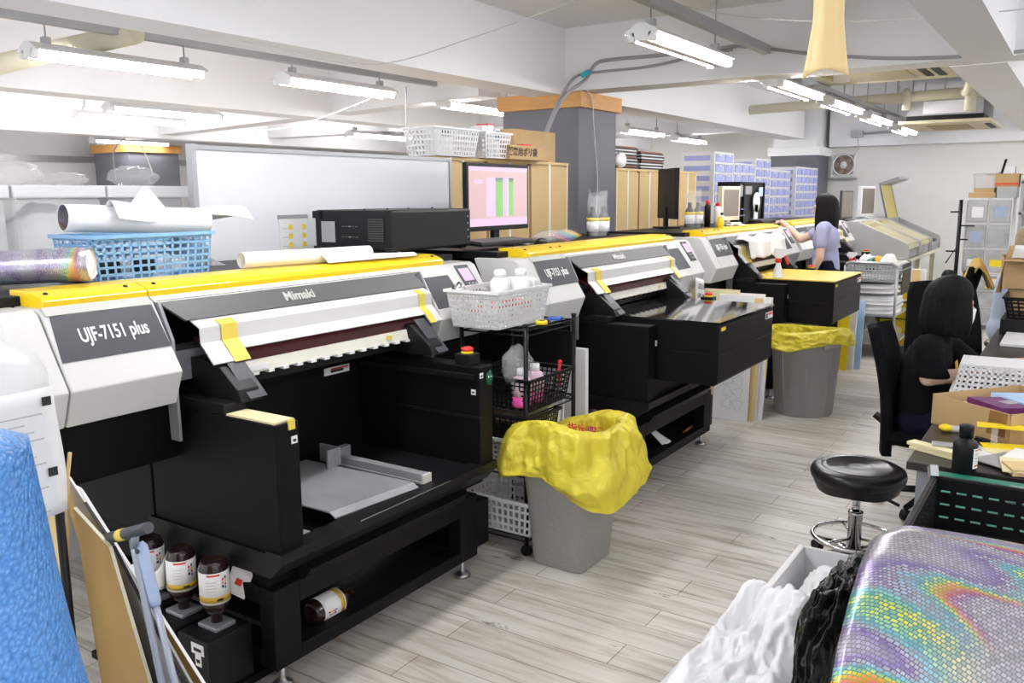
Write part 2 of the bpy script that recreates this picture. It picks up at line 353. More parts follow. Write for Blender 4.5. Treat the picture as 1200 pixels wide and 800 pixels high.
def mesh_wall(b, p00, du, dv, nu, nv, bar, th, rim=.02):   # perforated basket wall: bars in both directions
    p00, du, dv = Vector(p00), Vector(du), Vector(dv); n = du.cross(dv).normalized()*th
    U, V = du.length, dv.length; u, v = du/U, dv/V
    for i in range(nu+1):
        c = p00+u*(U*i/nu); w = bar if 0<i<nu else bar*1.6
        b.hexa([c-u*w/2, c+u*w/2, c+u*w/2+dv, c-u*w/2+dv], n)
    for j in range(nv+1):
        c = p00+v*(V*j/nv); w = bar if 0<j<nv else rim
        b.hexa([c-v*w/2, c-v*w/2+du, c+v*w/2+du, c+v*w/2], n)
def basket(name, label, loc, rz, w, d, h, m, cat='basket', taper=.86, nu=10, nv=4, bar=.006, group=None, nd=None, flip=False):
    t = thing(name, label, cat, loc, rz, group); base = ROOTM[t.name]
    sv = OFF[0]; OFF[0] = Vector((0,0,0))
    def P(x,y,z): return base@Vector((x, y, z))
    zt, zb = (0, h) if flip else (h, 0)
    T = [(-w/2,-d/2),(w/2,-d/2),(w/2,d/2),(-w/2,d/2)]; Bt = [(x*taper,y*taper) for x,y in T]
    b = B()
    for i in range(4):
        j = (i+1)%4; k = nu if i%2==0 else (nd or max(3,int(nu*d/w)))
        p00 = P(*Bt[i],zb); p10 = P(*Bt[j],zb); p01 = P(*T[i],zt); p11 = P(*T[j],zt)
        def pt(u,v): return p00.lerp(p10,u).lerp(p01.lerp(p11,u), v)
        nrm = (p10-p00).cross(p01-p00).normalized()*.003
        for a in range(k+1):
            u = a/k; e = bar/(p11-p01).length*.5*(1.8 if a in (0,k) else 1)
            b.hexa([pt(max(0,u-e),0),pt(min(1,u+e),0),pt(min(1,u+e),1),pt(max(0,u-e),1)], nrm)
        for c in range(nv+1):
            v = c/nv; e = bar/h*.5*(1 if 0<c<nv else 1.8)
            b.hexa([pt(0,max(0,v-e)),pt(1,max(0,v-e)),pt(1,min(1,v+e)),pt(0,min(1,v+e))], nrm)
    b.build('mesh_wall', m, t)
    r = B(); q = [P(*p,zt) for p in T]; o = .012
    qo = [P(x+math.copysign(o,x), y+math.copysign(o,y), zt) for x,y in T]
    for i in range(4):
        j = (i+1)%4; r.hexa([q[i],q[j],qo[j],qo[i]], (0,0,.012))
    r.build('rim', m, t)
    f = B(); f.hexa([P(*p,zb) for p in Bt], (0,0,.004 if not flip else -.004)); f.build('basket_floor', m, t)
    OFF[0] = sv
    return t
# ================================================================ the room
ZB = 2.47; ZC = 3.0
struct('floor', B().box(-2.5,15.2,-3.2,15,-.1,0), 'floor', loc=(0,0,0))
struct('ceiling', B().box(-2.5,15.2,-3.2,15,ZC,ZC+.15), 'ceil')
struct('wall_back', B().box(15,15.2,-3.2,15,0,ZC), 'block', loc=(15,0,0))
struct('wall_left', B().box(-2.5,15,14.6,14.8,0,ZC), 'wall')
# unseen right wall; its run of tall windows is added to let daylight in
b = B(); b.box(-2.5,15,-3.2,-3,0,.95); b.box(-2.5,15,-3.2,-3,2.35,ZC)
wx = [-2.5,-1.6,1.2,1.7,4.5,5.0,7.8,8.3,11.1,11.6,14.4,15]
for i in range(0,12,2): b.box(wx[i],wx[i+1],-3.2,-3,.95,2.35)
struct('wall_right', b, 'wall')
for k in range(5):
    x0, x1 = wx[2*k+1], wx[2*k+2]
    f = B()
    f.box(x0,x1,-3.14,-3.06,.95,1.0); f.box(x0,x1,-3.14,-3.06,2.3,2.35); f.box(x0,x0+.05,-3.14,-3.06,1.0,2.3); f.box(x1-.05,x1,-3.14,-3.06,1.0,2.3); f.box((x0+x1)/2-.03,(x0+x1)/2+.03,-3.14,-3.06,1.0,2.3)
    w = struct('window_%d'%(k+1), f, 'galv')
# beams
tn = [0]
def trim(b, m='ceil', **k):
    tn[0] += 1; return struct('trim_%d'%tn[0], b, m, **k)
trim(B().box(-2.5,14.2,3.87,4.19,ZB-.02,ZC))            # long beam over the printers
trim(B().box(-2.5,15,6.85,7.15,ZB-.05,ZC))              # next one behind it
trim(B().box(-2.5,15,11.0,11.3,ZB-.05,ZC))
trim(B().box(6.68,6.98,-3,3.87,ZB+.01,ZC))              # across the aisle
trim(B().box(14.7,15,-3,3.6,ZB-.13,ZC))                 # along the back wall
b = B(); p = az(587,115,ZB); q = az(165,164,ZB); d = (q-p).normalized(); n = Vector((d.y,-d.x,0))*-.28
b.hexa([p-d*.0,q,q+n,p+n],(0,0,ZC-ZB)); trim(b)         # between the two clad columns
trim(B().box(-2.5,6.68,.50,.79,ZB+.005,ZC)); trim(B().box(6.98,14.7,.56,.92,ZB+.005,ZC))
trim(B().box(9.6,9.9,4.19,11,ZB+.05,ZC)); trim(B().box(12.9,13.2,4.19,11,ZB+.05,ZC))
trim(B().box(-2.5,15,14.5,14.6,2.2,2.3), 'galv')
# clad columns
def column(x0,x1,y0,y1,zt,cap):
    b = B().box(x0,x1,y0,y1,0,zt-.13); o = trim(b, 'grey_clad')
    c = B().box(x0-.04,x1+.04,y0-.04,y1+.04,zt-.13,zt); c.build('column_cap', cap, o, bev=.004)
    B().box(x0+.03,x1-.03,y0+.03,y1-.03,zt,ZC).build('column_head', 'ceil', o)
column(6.66,7.36,3.72,4.5,2.47,'wood_cap')
p = az(150,168,2.44); column(p.x,p.x+.9,p.y,p.y+.95,2.44,'wood_cap')
column(14.25,14.96,3.66,4.4,2.33,'wall')
# ---------------------------------------------------------------- fluorescent fittings
def light(x, y, L, z=2.45, label='', grp='twin tube ceiling lights'):
    t = thing('ceiling_light', label, 'ceiling light', (x+L/2,y,z), 0, grp)
    h = B(); pr = [(y-.025,z+.06),(y+.025,z+.06),(y+.095,z+.022),(y+.105,z+.008),(y+.06,z+.012),(y+.03,z-.03),(y-.03,z-.03),(y-.06,z+.012),(y-.105,z+.008),(y-.095,z+.022)]
    h.prism(pr, x, x+L); h.build('housing', 'white_pl', t)
    for s in (-1,1):
        T = B().tube([(x+.03,y+s*.062,z-.012),(x+L-.03,y+s*.062,z-.012)], .0165, 10); T.build('tube', 'tube', t)
        for xe in (x, x+L-.03): B().box(xe,xe+.03,y+s*.062-.02,y+s*.062+.02,z-.034,z+.012).build('lamp_holder', 'white_pl', t)
    for xe in (x+.12, x+L-.12):
        k = B().box(xe-.02,xe+.02,y-.025,y+.025,z+.06,z+.10); k.tube([(xe,y,z+.1),(xe,y,ZC)], .005, 6); k.build('hanger', 'galv', t)
    return t
row = [(4.44,2.1,'near end of the aisle, beside the hanging tan sleeve'),(6.9,2.14,'just behind the cross beam over the aisle'),(8.6,2.16,'over the aisle, third from the near end'),(10.45,2.2,'over the aisle, second from the far end'),(12.6,2.25,'over the aisle, farthest of its row, by the back wall')]
for x, y, s in row: light(x, y, 1.22, label='white twin-tube ceiling light '+s)
for x, y, s in [(2.84,5.3,'largest on the left, hung in front of a grey pipe'),(4.55,5.05,'left of the centre, above the whiteboard middle'),(6.62,5.16,'half hidden behind the wood-capped grey column'),(10.7,5.3,'just right of the wood-capped grey column'),(12.75,5.45,'above the pale blue drawer units')]: light(x, y, 1.2, label='white twin-tube ceiling light '+s)
for x, y, s in [(5.2,8.9,'front of the overlapping pair at the upper left'),(4.98,7.95,'behind and above its overlapping neighbour at upper left'),(8.98,8.65,'low over the whiteboard top, beside a yellowish air conditioner'),(7.6,12.6,'far left, lowest, beside the distant clad column')]: light(x, y, 1.28, label='white twin-tube ceiling light '+s)
# extra fittings outside the view, added to brighten the room and its far left
for x, y in ((.6,9.7),(2.6,9.7),(4.6,9.7),(6.6,9.7),(8.6,9.7),(10.6,9.7)):
    light(x, y, 1.22, 2.88, label='unseen white twin-tube ceiling light, added to brighten the far left', grp='added ceiling lights outside the view')
for x, y in ((-.9,2.1),(1.7,2.1),(-.6,-1.2),(2.3,-1.2),(5.2,-1.2),(8.4,-1.2),(11.6,-1.2),(13.2,-1.2),(-.3,5.3)):
    light(x, y, 1.22, label='unseen white twin-tube ceiling light, added to brighten the far left', grp='added ceiling lights outside the view')
# steel channels the fittings hang under
def pipe(name, pts, r, m, label, cat, **k): return tag(B().tube(pts, r, 8).build(name, m), label, cat, **k)
tag(B().box(-2.4,6.6,2.07,2.13,2.62,2.68).build('steel_channel','galv'), 'grey steel channel above the nearest light over the aisle', 'channel')
tag(B().box(7.0,14.6,2.13,2.19,2.54,2.58).build('steel_channel','galv'), 'thin grey steel channel above the far aisle lights', 'channel')
tag(B().box(-2.4,6.6,5.14,5.20,2.60,2.66).build('steel_channel','galv'), 'grey steel channel above the large lights at the upper left', 'channel')
tag(B().box(-2.4,9.5,8.3,8.36,2.56,2.6).build('steel_channel','cream'), 'pale steel channel above the overlapping pair of lights', 'channel')
p0, p1 = az(0,75,2.5), az(160,38,2.62)
pipe('drain_pipe', [p0-(p1-p0)*.4, p0, p1], .07, 'cream', 'cream drain pipe crossing behind the large light at upper left', 'pipe')
# cables
def cable(pts, r, m, label, name='cable'):
    P = [Vector(p) for p in pts]; out = []
    for i in range(len(P)-1):
        a, b_ = P[max(i-1,0)], P[min(i+2,len(P)-1)]
        for k in range(6):
            t = k/6; p, q = P[i], P[i+1]
            out.append(.5*((2*p)+(q-a)*t+(2*a-5*p+4*q-b_)*t*t+(3*p-a-3*q+b_)*t**3))
    out.append(P[-1]); return tag(B().tube(out, r, 6).build(name, m), label, 'cable')
cable([ax(698,268,6.9), ay(700,210,3.7), ay(696,150,3.69), ay(694,118,3.66), ay(688,106,3.64)], .006, 'white_cable', 'thin pale cable running down the clad column')
cable([ay(638,157,3.66), ay(655,118,3.63), ay(672,92,3.62), ay(688,86,3.60), ax(712,83,6.62), ax(760,78,6.62), ax(815,66,6.62), ax(858,58,6.62)], .012, 'cable', 'thick grey cable bundle from the clad column along the cross beam')
cable([ay(640,157,3.64), ay(660,115,3.6), ay(686,93,3.58), ax(698,75,6.60), ax(715,70,6.62), ax(760,66,6.62), ax(810,61,6.62), ax(862,54,6.62)], .014, 'cable', 'upper grey cable arching along the cross beam')
tag(B().tube([ay(683,88,3.57),ay(690,84,3.57)], .022, 8).build('cable_tie','teal'), 'teal tie around the grey cable bundle at the column', 'cable tie')
cable([ax(860,54,6.64), ax(900,57,6.6), ax(950,63,6.58), ax(1030,68,6.58), ax(1110,67,6.6), ax(1200,60,6.62)], .013, 'cable', 'dark cable drooping along the cross beam to the right')
cable([(3.2,4.0,2.46), ay(430,76,3.86), ay(560,42,3.2), ay(690,-6,2.4)], .004, 'white_cable', 'thin pale wire rising diagonally across the front of the long beam')
cable([ax(770,0,5.5), ax(860,18,5.5), ax(960,25,5.5), ax(1080,22,5.5), ax(1205,10,5.5)], .004, 'white_cable', 'thin pale wire crossing the ceiling at the upper right')
cable([ay(476,102,4.9), ay(476,140,4.9), ay(478,182,4.9)], .006, 'cable', 'grey cable dropping behind the whiteboard')
cable([ay(433,116,5.2), ay(390,133,5.3), ay(345,148,5.4), ay(300,153,5.4)], .005, 'white_cable', 'slack pale wire under the second light from the left')
pq = az(150,165,2.44)
cable([pq+Vector((.1,-.05,.15)), ay(134,175,pq.y-.05), ay(136,210,pq.y-.05)], .012, 'cable', 'dark cable in front of the distant clad column')
cable([az(163,166,2.42), ay(172,185,pq.y-.1), ay(180,206,pq.y-.1)], .012, 'white_cable', 'pale cable down the corner of the distant clad column')
# ---------------------------------------------------------------- air conditioners, pipes, fan
t = thing('ceiling_air_conditioner', 'beige ceiling air conditioner panel just behind the cross beam, nearer one', 'air conditioner', (8.3,1.65,2.6))
B().box(7.55,8.7,1.06,2.2,2.60,2.64).build('panel','ac_beige',t,bev=.01); B().box(7.7,8.5,1.36,2.0,2.592,2.602).build('intake_grille','ac_grille',t)
B().box(7.62,8.62,1.1,2.16,2.64,2.99).build('casing','galv',t)
for y0,y1 in ((1.12,1.18),(1.22,1.28)): B().box(7.75,8.45,y0,y1,2.594,2.604).build('outlet_slot','black',t)
B().box(7.75,8.45,2.06,2.14,2.594,2.604).build('louver','cream',t)
t = thing('ceiling_air_conditioner', 'ceiling air conditioner with exposed silver casing, farther one under the cream pipes', 'air conditioner', (12,1.5,2.4))
B().box(11.35,12.8,1.02,2.0,2.40,2.44).build('panel','ac_beige',t,bev=.01); B().box(11.7,12.5,1.3,1.75,2.392,2.402).build('intake_grille','ac_grille',t)
B().box(11.45,12.65,1.12,1.92,2.44,2.72).build('casing','galv',t); B().box(11.44,11.46,1.25,1.75,2.52,2.66).build('service_plate','white_pl',t); B().box(11.44,12.67,1.11,1.93,2.44,2.5).build('insulation_band','black2',t)
for x in (11.6,12.5):
    for y in (1.15,1.9): B().tube([(x,y,2.7),(x,y,ZC)],.008,6).build('hanging_rod','galv',t)
B().box(11.7,12.5,1.06,1.12,2.394,2.404).build('outlet_slot','black',t)
t = thing('refrigerant_pipe', 'thick cream pipe running across the aisle with two down branches', 'pipe', (11.2,2.3,2.7))
B().tube([(11.2,3.75,2.66),(11.2,2.5,2.69),(11.2,.95,2.72)],.06,10).build('main_pipe','cream',t)
B().tube([(11.2,1.3,2.72),(11.05,1.25,2.70),(10.9,1.2,2.86),(10.85,1.15,3.0)],.05,10).build('branch_pipe','cream',t)
B().tube([(11.2,1.28,2.74),(11.1,1.22,2.7),(11.1,1.22,2.5)],.06,10).build('branch_pipe','cream',t)
B().tube([(11.2,1.9,2.76),(11.12,1.88,2.74),(11.12,1.88,2.55)],.045,10).build('branch_pipe','cream',t)
for y in (1.5,2.0,2.6,3.1): B().tube([(11.2,y,2.7),(11.2,y,ZC)],.008,6).build('hanging_rod','galv',t)
t = thing('exhaust_fan', 'round exhaust fan in a white square frame high on the back wall', 'exhaust fan', (14.97,3.42,1.88))
b = B()
fy, fz, fr = 3.42, 2.06, .155
b.box(14.95,14.99,3.225,3.615,1.865,1.90); b.box(14.95,14.99,3.225,3.615,2.22,2.255); b.box(14.95,14.99,3.225,3.26,1.9,2.22); b.box(14.95,14.99,3.58,3.615,1.9,2.22)
b.build('frame','white_pl',t); B().lathe([(.19,0),(.19,.01),(0.0,.01)],(14.985,fy,fz),24,(-1,0,0)).build('recess','redbrown_fan',t)
B().lathe([(.155,.0),(.17,.0),(.185,.02),(.17,.035),(.155,.02),(.155,0)],(14.97,fy,fz),28,(-1,0,0),cap=False).build('ring','white_pl',t)
B().lathe([(.06,0),(.055,.03),(0,.035)],(14.965,fy,fz),18,(-1,0,0)).build('hub','white_pl',t)
for k in range(5):
    a = k*2*PI/5; c = Vector((14.968,fy+math.cos(a)*.10,fz+math.sin(a)*.10)); B().obox(c,.008,.11,.06,rx=a,ry=0).build('blade','redbrown_fan',t)
B().box(14.90,14.99,3.2,3.64,1.83,1.845).build('sill','galv',t)
t = thing('junction_box', 'small grey junction box with a conduit on the back beam', 'junction box', az(1005,157,2.45)); p = ax(1005,157,14.66)
B().obox(p,.06,.16,.10).build('box','galv',t); B().tube([p+Vector((0,-.08,0)),p+Vector((0,-.75,.03))],.018,8).build('conduit','galv',t); B().tube([p+Vector((0,0,-.05)),p+Vector((0,-.03,-.22)),p+Vector((0,.05,-.4))],.006,6).build('pull_cord','white_cable',t)
# hanging tan sleeve
t = thing('hanging_sleeve', 'tan paper sleeve hanging from the ceiling, flared at its lower end', 'sleeve', (2.6,.66,1.93))
def fs(u, v):
    z = 1.925+v*1.08; w = .042+.022*max(0,1-(v*1.08)/.16)**1.2 if v < .2 else .042
    edge = .018*math.sin(u*PI)**1 if v == 0 else 0
    y = .66+(.5-u)*2*w; return (2.6+.012*math.cos(u*PI*2), y, z+(.020*math.sin(u*PI) if v<.01 else 0))
B().grid(fs, 10, 40).build('sleeve_body','tan',t,solid=.003)
for s in (-1,1): B().grid(lambda u,v,s=s: (2.62, .66+s*(.02+.045*u), 1.905+.04*v+.012*abs(u-.5)), 3, 3).build('clear_film','clearbag',t)
# ================================================================ the row of flatbed printers (coordinates of the nearest one, shifted by OFF)
FRONT = [(2.50,1.285),(2.474,1.272),(2.394,1.137),(2.345,1.06),(2.39,.95)]
def slab(b, x0, x1, front, d0=.24, d1=.20):
    back = [(front[-1][0]+d1, front[-1][1]), (front[0][0]+d0, front[0][1])]
    return b.prism(front+back, x0, x1)
def pface(t, d=.0):                        # point on the sloped front panel, t=0 top .. 1 bottom
    a, c = Vector((0,2.474,1.272)), Vector((0,2.394,1.137)); n = Vector((0,-.86,.51))
    p = a.lerp(c,t)+n*d; return p
SLOPE = (0,.51,.86)
def sticker(x, y, z, w, h, t, face='-y'):
    b = B(); g = B(); m_ = 'text_k'
    if face == '-y': b.box(x,x+w,y-.002,y,z,z+h); g.box(x+w*.25,x+w*.75,y-.003,y-.002,z+h*.25,z+h*.6)
    else: b.box(x-.002,x,y,y+w,z,z+h); g.box(x-.003,x-.002,y+w*.2,y+w*.8,z+h*.3,z+h*.6)
    o = b.build('sticker','paper',t); g.build('pictogram',m_,o); return o
def printer(dx, dy, label, kind, model='UJF-7151 plus', brand='Mimaki'):
    OFF[0] = Vector((dx,dy,0)); t = thing('flatbed_printer', label, 'printer', (2.3,2.6,0), 0, None)
    near = kind == 'open'
    # --- dark carcass
    c = B(); c.box(1.24,1.72,2.49,3.25,.74,.955); c.box(1.72,2.87,2.66,3.25,.42,1.0); c.box(2.87,3.40,2.45,3.25,.46,.93); c.box(1.24,3.40,2.64,3.25,.95,1.275)
    c.build('carcass','black',t,bev=.006)
    B().box(1.22,3.42,2.62,3.27,1.275,1.315).build('top_deck','black2',t,bev=.004)
    # --- white covers
    e = B(); slab(e,1.175,1.288,FRONT); ec = e.build('end_cover','white_case',t,bev=.006)
    e = B(); slab(e,1.294,1.655,FRONT); lc = e.build('left_cover','white_case',t,bev=.005)
    p0, p1 = pface(.07,.003), pface(1,.003)
    b = B(); b.hexa([(1.315,p0.y,p0.z),(1.642,p0.y,p0.z),(1.65,p1.y,p1.z),(1.30,p1.y,p1.z)],(0,.01,-.006)); dp = b.build('name_panel','dkgrey',lc)
    b = B(); q0, q1 = pface(-.12,.0045), pface(.06,.0045); b.hexa([(1.30,q0.y,q0.z),(1.642,q0.y,q0.z),(1.642,q1.y,q1.z),(1.305,q1.y,q1.z)],(0,.01,-.006)); b.build('grey_band','offwhite',lc)
    q = pface(.66,.0045); text('model_lettering', model.split()[0], .064, (1.375,q.y,q.z), (1,0,0), SLOPE, 'text_w', dp, bold=.0008, sx=.62); text('model_lettering', model.split()[1], .064, (1.535,q.y,q.z), (1,0,0), SLOPE, 'text_w', dp, bold=.0008, sx=.62)
    e = B(); slab(e,2.985,3.405,FRONT); rc = e.build('right_cover','white_case',t,bev=.006)
    b = B(); p0, p1 = pface(.25,.003), pface(1.25,.003); b.hexa([(2.99,p0.y,p0.z),(3.16,p0.y,p0.z),(3.20,p1.y,p1.z),(2.99,p1.y,p1.z)],(0,.01,-.006)); b.build('window_panel','dkgrey',rc)
    # control panel
    p0, p1 = pface(-.02,.004), pface(.95,.004); cp = B(); cp.hexa([(3.235,p0.y,p0.z),(3.335,p0.y,p0.z),(3.365,p1.y,p1.z),(3.265,p1.y,p1.z)],(0,.012,-.008)); cp = cp.build('control_panel','dkgrey',rc)
    p0, p1 = pface(.10,.006), pface(.52,.006); b = B(); b.hexa([(3.250,p0.y,p0.z),(3.328,p0.y,p0.z),(3.340,p1.y,p1.z),(3.264,p1.y,p1.z)],(0,.004,-.003)); b.build('display','lcd',cp)
    for i in range(3):
        for j in range(2):
            p = pface(.64+.16*j,.006); B().obox((3.282+i*.026+j*.005,p.y,p.z),.016,.006,.014,rx=-.5).build('button','greymetal',cp)
    # --- yellow trim in two lengths
    yp = [(2.50,1.285),(2.497,1.305),(2.515,1.317),(2.56,1.33),(2.68,1.33),(2.68,1.27)]
    for x0,x1,ks in ((1.315,1.652,(1.345,1.60)),(1.656,3.19,(1.70,3.15))):
        yb = B().prism(yp,x0,x1).build('yellow_trim','yellow',t,bev=.003)
        for k in ks: B().lathe([(.008,0),(.006,.004),(0,.005)],(k,2.535,1.322),10,(0,-.28,.95)).build('screw','black_pl',yb)
    # --- hood: white strip, dark flap, raised white lip with fold
    B().strip([(2.500,1.286),(2.470,1.268)],1.66,2.985,.012).build('hood_strip','white_case',t)
    h = B(); h.hexa([(1.665,2.476,1.273),(2.93,2.476,1.273),(2.965,2.425,1.205),(1.735,2.425,1.205)],(0,.008,-.004)); hf = h.build('hood_flap','hoodgrey',t)
    text('maker_lettering', brand, .052, (2.17,2.437,1.2235), (1,0,0), (0,.6,.8), 'text_s', hf, depth=.002, bold=.0012)
    l = B().strip([(2.432,1.203),(2.385,1.180),(2.383,1.128),(2.352,1.098)],1.755,2.955,.006)
    lp = l.build('hood_lip','white_case',t,bev=.002)
    for x0,x1 in ((1.755,1.86),(2.87,2.955)): B().strip([(2.352,1.098),(2.322,1.066)],x0,x1,.006).build('lip_ear','white_case',lp)
    for x0,x1 in (((1.835,1.90)),((2.865,2.905))):
        B().strip([(2.412,1.195),(2.382,1.182),(2.380,1.129),(2.346,1.096),(2.318,1.062)],x0,x1,-.0022).build('tape','ytape',lp)
    # --- grey guide strips on the cover edges, carriage rail behind the lip
    for x in (1.66,2.965): B().prism([(2.46,1.27),(2.40,1.15),(2.395,.82),(2.44,.82),(2.45,1.1),(2.52,1.26)],x,x+.010).build('guide_plate','greymetal',t)
    cr = B().strip([(2.48,1.14),(2.395,1.105),(2.365,1.046)],1.80,2.90,.01).build('carriage_guard','dkred',t)
    rl = B().prism([(2.362,1.046),(2.352,1.004),(2.42,.985),(2.42,1.05)],1.88,2.78).build('nozzle_rail','railwhite',t,bev=.002)
    for k in range(13): B().box(1.93+k*.067,1.955+k*.067,2.345,2.37,.996,1.006).build('clip','paper' if near else 'black_pl',rl)
    B().box(1.90,2.0,2.347,2.352,1.012,1.03).build('label','paper',rl); B().box(2.62,2.65,2.349,2.354,1.02,1.036).build('label','ytape',rl)
    B().box(1.80,2.87,2.42,2.66,.955,.985).build('gantry_beam','black2',t); B().box(1.68,2.9,2.47,2.6,1.0,1.10).build('gantry_rail','greymetal',t)
    # brackets that carry the hood
    for x0 in (1.775,2.755):
        k = B().prism([(2.50,1.075),(2.34,1.065),(2.24,.985),(2.22,.945),(2.50,.945)],x0,x0+.085).build('hood_bracket','black_pl',t,bev=.003)
        B().hexa([(x0+.03,2.335,1.072),(x0+.10,2.335,1.072),(x0+.10,2.215,.955),(x0+.03,2.215,.955)],(0,.012,.012)).build('bracket_plate','dkgrey',k)
    # --- table arms, bed, base
    la = B().prism([(2.0,.50),(2.0,.915),(2.64,.915),(2.64,.47),(2.06,.47)],1.714,1.808).build('side_arm','black',t,bev=.004)
    B().prism([(2.24,.915),(2.24,.95),(2.60,.95),(2.62,.915)],1.718,1.806).build('arm_saddle','black2',la,bev=.004)
    ra = B().prism([(2.0,.50),(2.0,.915),(2.66,.915),(2.66,.47),(2.06,.47)],2.777,2.866).build('side_arm','black',t,bev=.004)
    B().box(2.755,2.782,2.02,2.64,.865,.885).build('slide_rail','black2',ra); B().box(2.77,2.79,2.0,2.62,.70,.712).build('slide_rail','black2',ra)
    if near:
        B().box(1.722,1.802,2.012,2.235,.915,.921).build('top_plate','ltyellow',la); B().box(1.765,1.79,1.995,2.004,.892,.922).build('tape','ytape',la)
        B().box(1.80,1.83,2.06,2.11,.865,.88).build('latch','greymetal',la); B().box(1.80,1.822,2.02,2.16,.50,.875).build('inner_plate','black2',la)
        sticker(1.775,2.0,.845,.024,.024,la); sticker(2.776,2.0,.87,.022,.022,ra); sticker(2.776,2.02,.80,.022,.022,ra,'-x')
        g = B(); g.lathe([(.034,0),(.034,.002),(0,.002)],(2.842,1.999,.862),5,(0,-1,0),sx=.8); gs = g.build('mascot_sticker','green_st',ra)
        for q in (-.008,.008): B().ball((2.842+q,1.996,.868),.0035,6,4).build('dot','paper',gs)
        sticker(2.56,2.66,.845,.15,.032,t)
        B().box(2.60,2.70,2.654,2.6575,.866,.872).build('warning_stripe','red',t)
    for x in (2.66,):  # emergency stop on the far arm
        es = B().box(2.795,2.865,2.06,2.14,.915,.958).build('stop_box','black_pl',ra,bev=.004)
        B().lathe([(.026,0),(.026,.006),(.02,.010),(.02,.012)],(2.83,2.10,.958),16).build('stop_collar','yellowbright',es)
        B().lathe([(.018,.008),(.026,.013),(.025,.022),(.012,.027),(0,.028)],(2.83,2.10,.958),16).build('stop_button','red',es)
    bd = B().prism([(1.985,.475),(1.985,.508),(2.66,.508),(2.66,.42),(2.06,.42)],1.70,2.872) if not near else None
    if near:
        bd = B(); bd.prism([(1.985,.475),(1.985,.508),(2.06,.508),(2.06,.42),(2.04,.42)],1.70,2.872); bd.box(1.70,1.83,2.06,2.66,.42,.50); bd.box(2.0,2.872,2.06,2.66,.40,.455); bd.box(2.55,2.872,2.06,2.66,.455,.50)
        bo = bd.build('bed','black2',t)
        B().hexa([(1.84,2.64,.525),(2.44,2.64,.525),(2.44,2.07,.525),(1.84,2.07,.525)] and [(2.02,2.62,.52),(2.40,2.62,.52),(2.42,2.06,.52),(2.02,2.10,.52)],(0,0,.006)).build('bed_plate','platesteel',bo)
        B().hexa([(2.02,2.10,.52),(2.42,2.06,.52),(2.42,2.035,.505),(2.02,2.075,.505)],(0,0,.005)).build('plate_lip','platesteel',bo)
        ch = B(); ch.box(2.46,2.50,2.05,2.50,.512,.545); ch.box(2.452,2.508,2.05,2.50,.508,.516); ch.build('square_channel','platesteel',bo); B().box(2.455,2.505,2.04,2.05,.51,.545).build('channel_end','railwhite',bo)
        br = B(); br.box(2.36,2.42,2.45,2.462,.526,.60); br.box(2.42,2.432,2.45,2.56,.526,.60); br.box(2.432,2.54,2.50,2.53,.526,.575); br.build('bracket_block','greymetal',bo,bev=.002)
        B().box(1.85,1.99,2.06,2.60,.44,.452).build('bed_channel','platesteel',bo); B().tube([(1.90,2.10,.47),(1.90,2.60,.47)],.014,8).build('guide_rod','steel',bo)
        B().box(2.05,2.55,1.983,1.9845,.506,.5095).build('bed_edge_line','steel',bo)  # thin steel line along the front edge of the bed
    else:
        bd.build('bed','black2',t); B().box(1.80,2.78,2.02,2.66,.508,.86).build('table_lift','black',t)
    bf = B()
    for x0,x1 in ((1.722,1.833),(2.712,2.830)):
        bf.box(x0,x1,2.06,2.13,.085,.36); bf.box(x0,x1,3.05,3.13,.085,.42); bf.box(x0,x1,2.13,3.05,.30,.36); bf.box(x0,x1,2.13,3.05,.085,.14)
    bf.box(1.833,2.712,2.06,2.12,.285,.36); bf.box(1.833,2.712,2.06,2.12,.085,.135); bf.box(1.833,2.712,3.07,3.12,.085,.42)
    f = bf.build('base_frame','black',t,bev=.004)
    B().box(1.90,2.70,2.12,3.07,.10,.112).build('base_tray','black2',f); B().box(1.74,2.81,2.10,3.10,.36,.42).build('column_block','black',f)
    B().prism([(2.05,.36),(2.02,.40),(2.10,.42),(2.66,.42),(2.66,.36)],1.85,2.72).build('drip_tray','black2',f)
    B().box(2.832,2.97,2.10,2.60,.088,.292).build('side_box','black2',f,bev=.003)
    for x in (1.777,2.771):
        for y in (2.10,3.09):
            ft = B(); ft.lathe([(.034,0),(.036,.008),(.03,.016),(.012,.022),(.009,.03),(.009,.085)],(x,y,0),16); ft.build('levelling_foot','steel',f)
    for x in (1.3,3.3): B().box(x,x+.06,2.9,3.0,0,.75 if x<2 else .47).build('rear_leg','black',t)
    # ink modules with their upturned bottles on the left of the frame
    for i,y in enumerate((2.165,2.335,2.505)):
        m_ = B().box(1.545,1.715,y-.002,y+.150,.055,.235).build('ink_module','black2',t,bev=.004)
        B().box(1.600,1.68,y+.03,y+.12,.235,.25).build('bottle_seat','greymetal',m_,bev=.004)
        sticker(1.545,y+.02,.185,.06,.035,m_,'-x'); sticker(1.545,y+.035,.145,.028,.04,m_,'-x')
        for q in (.09,.115): B().lathe([(.009,0),(.009,.001),(0,.001)],(1.5445,y+q,.10),12,(-1,0,0)).build('safety_dot','bluesign',m_)
    B().box(1.50,1.80,2.15,2.75,.03,.055).build('module_shelf','black',t)
    B().box(1.545,1.60,2.19,2.21,.05,.065).build('shelf_clip','greymetal',t)
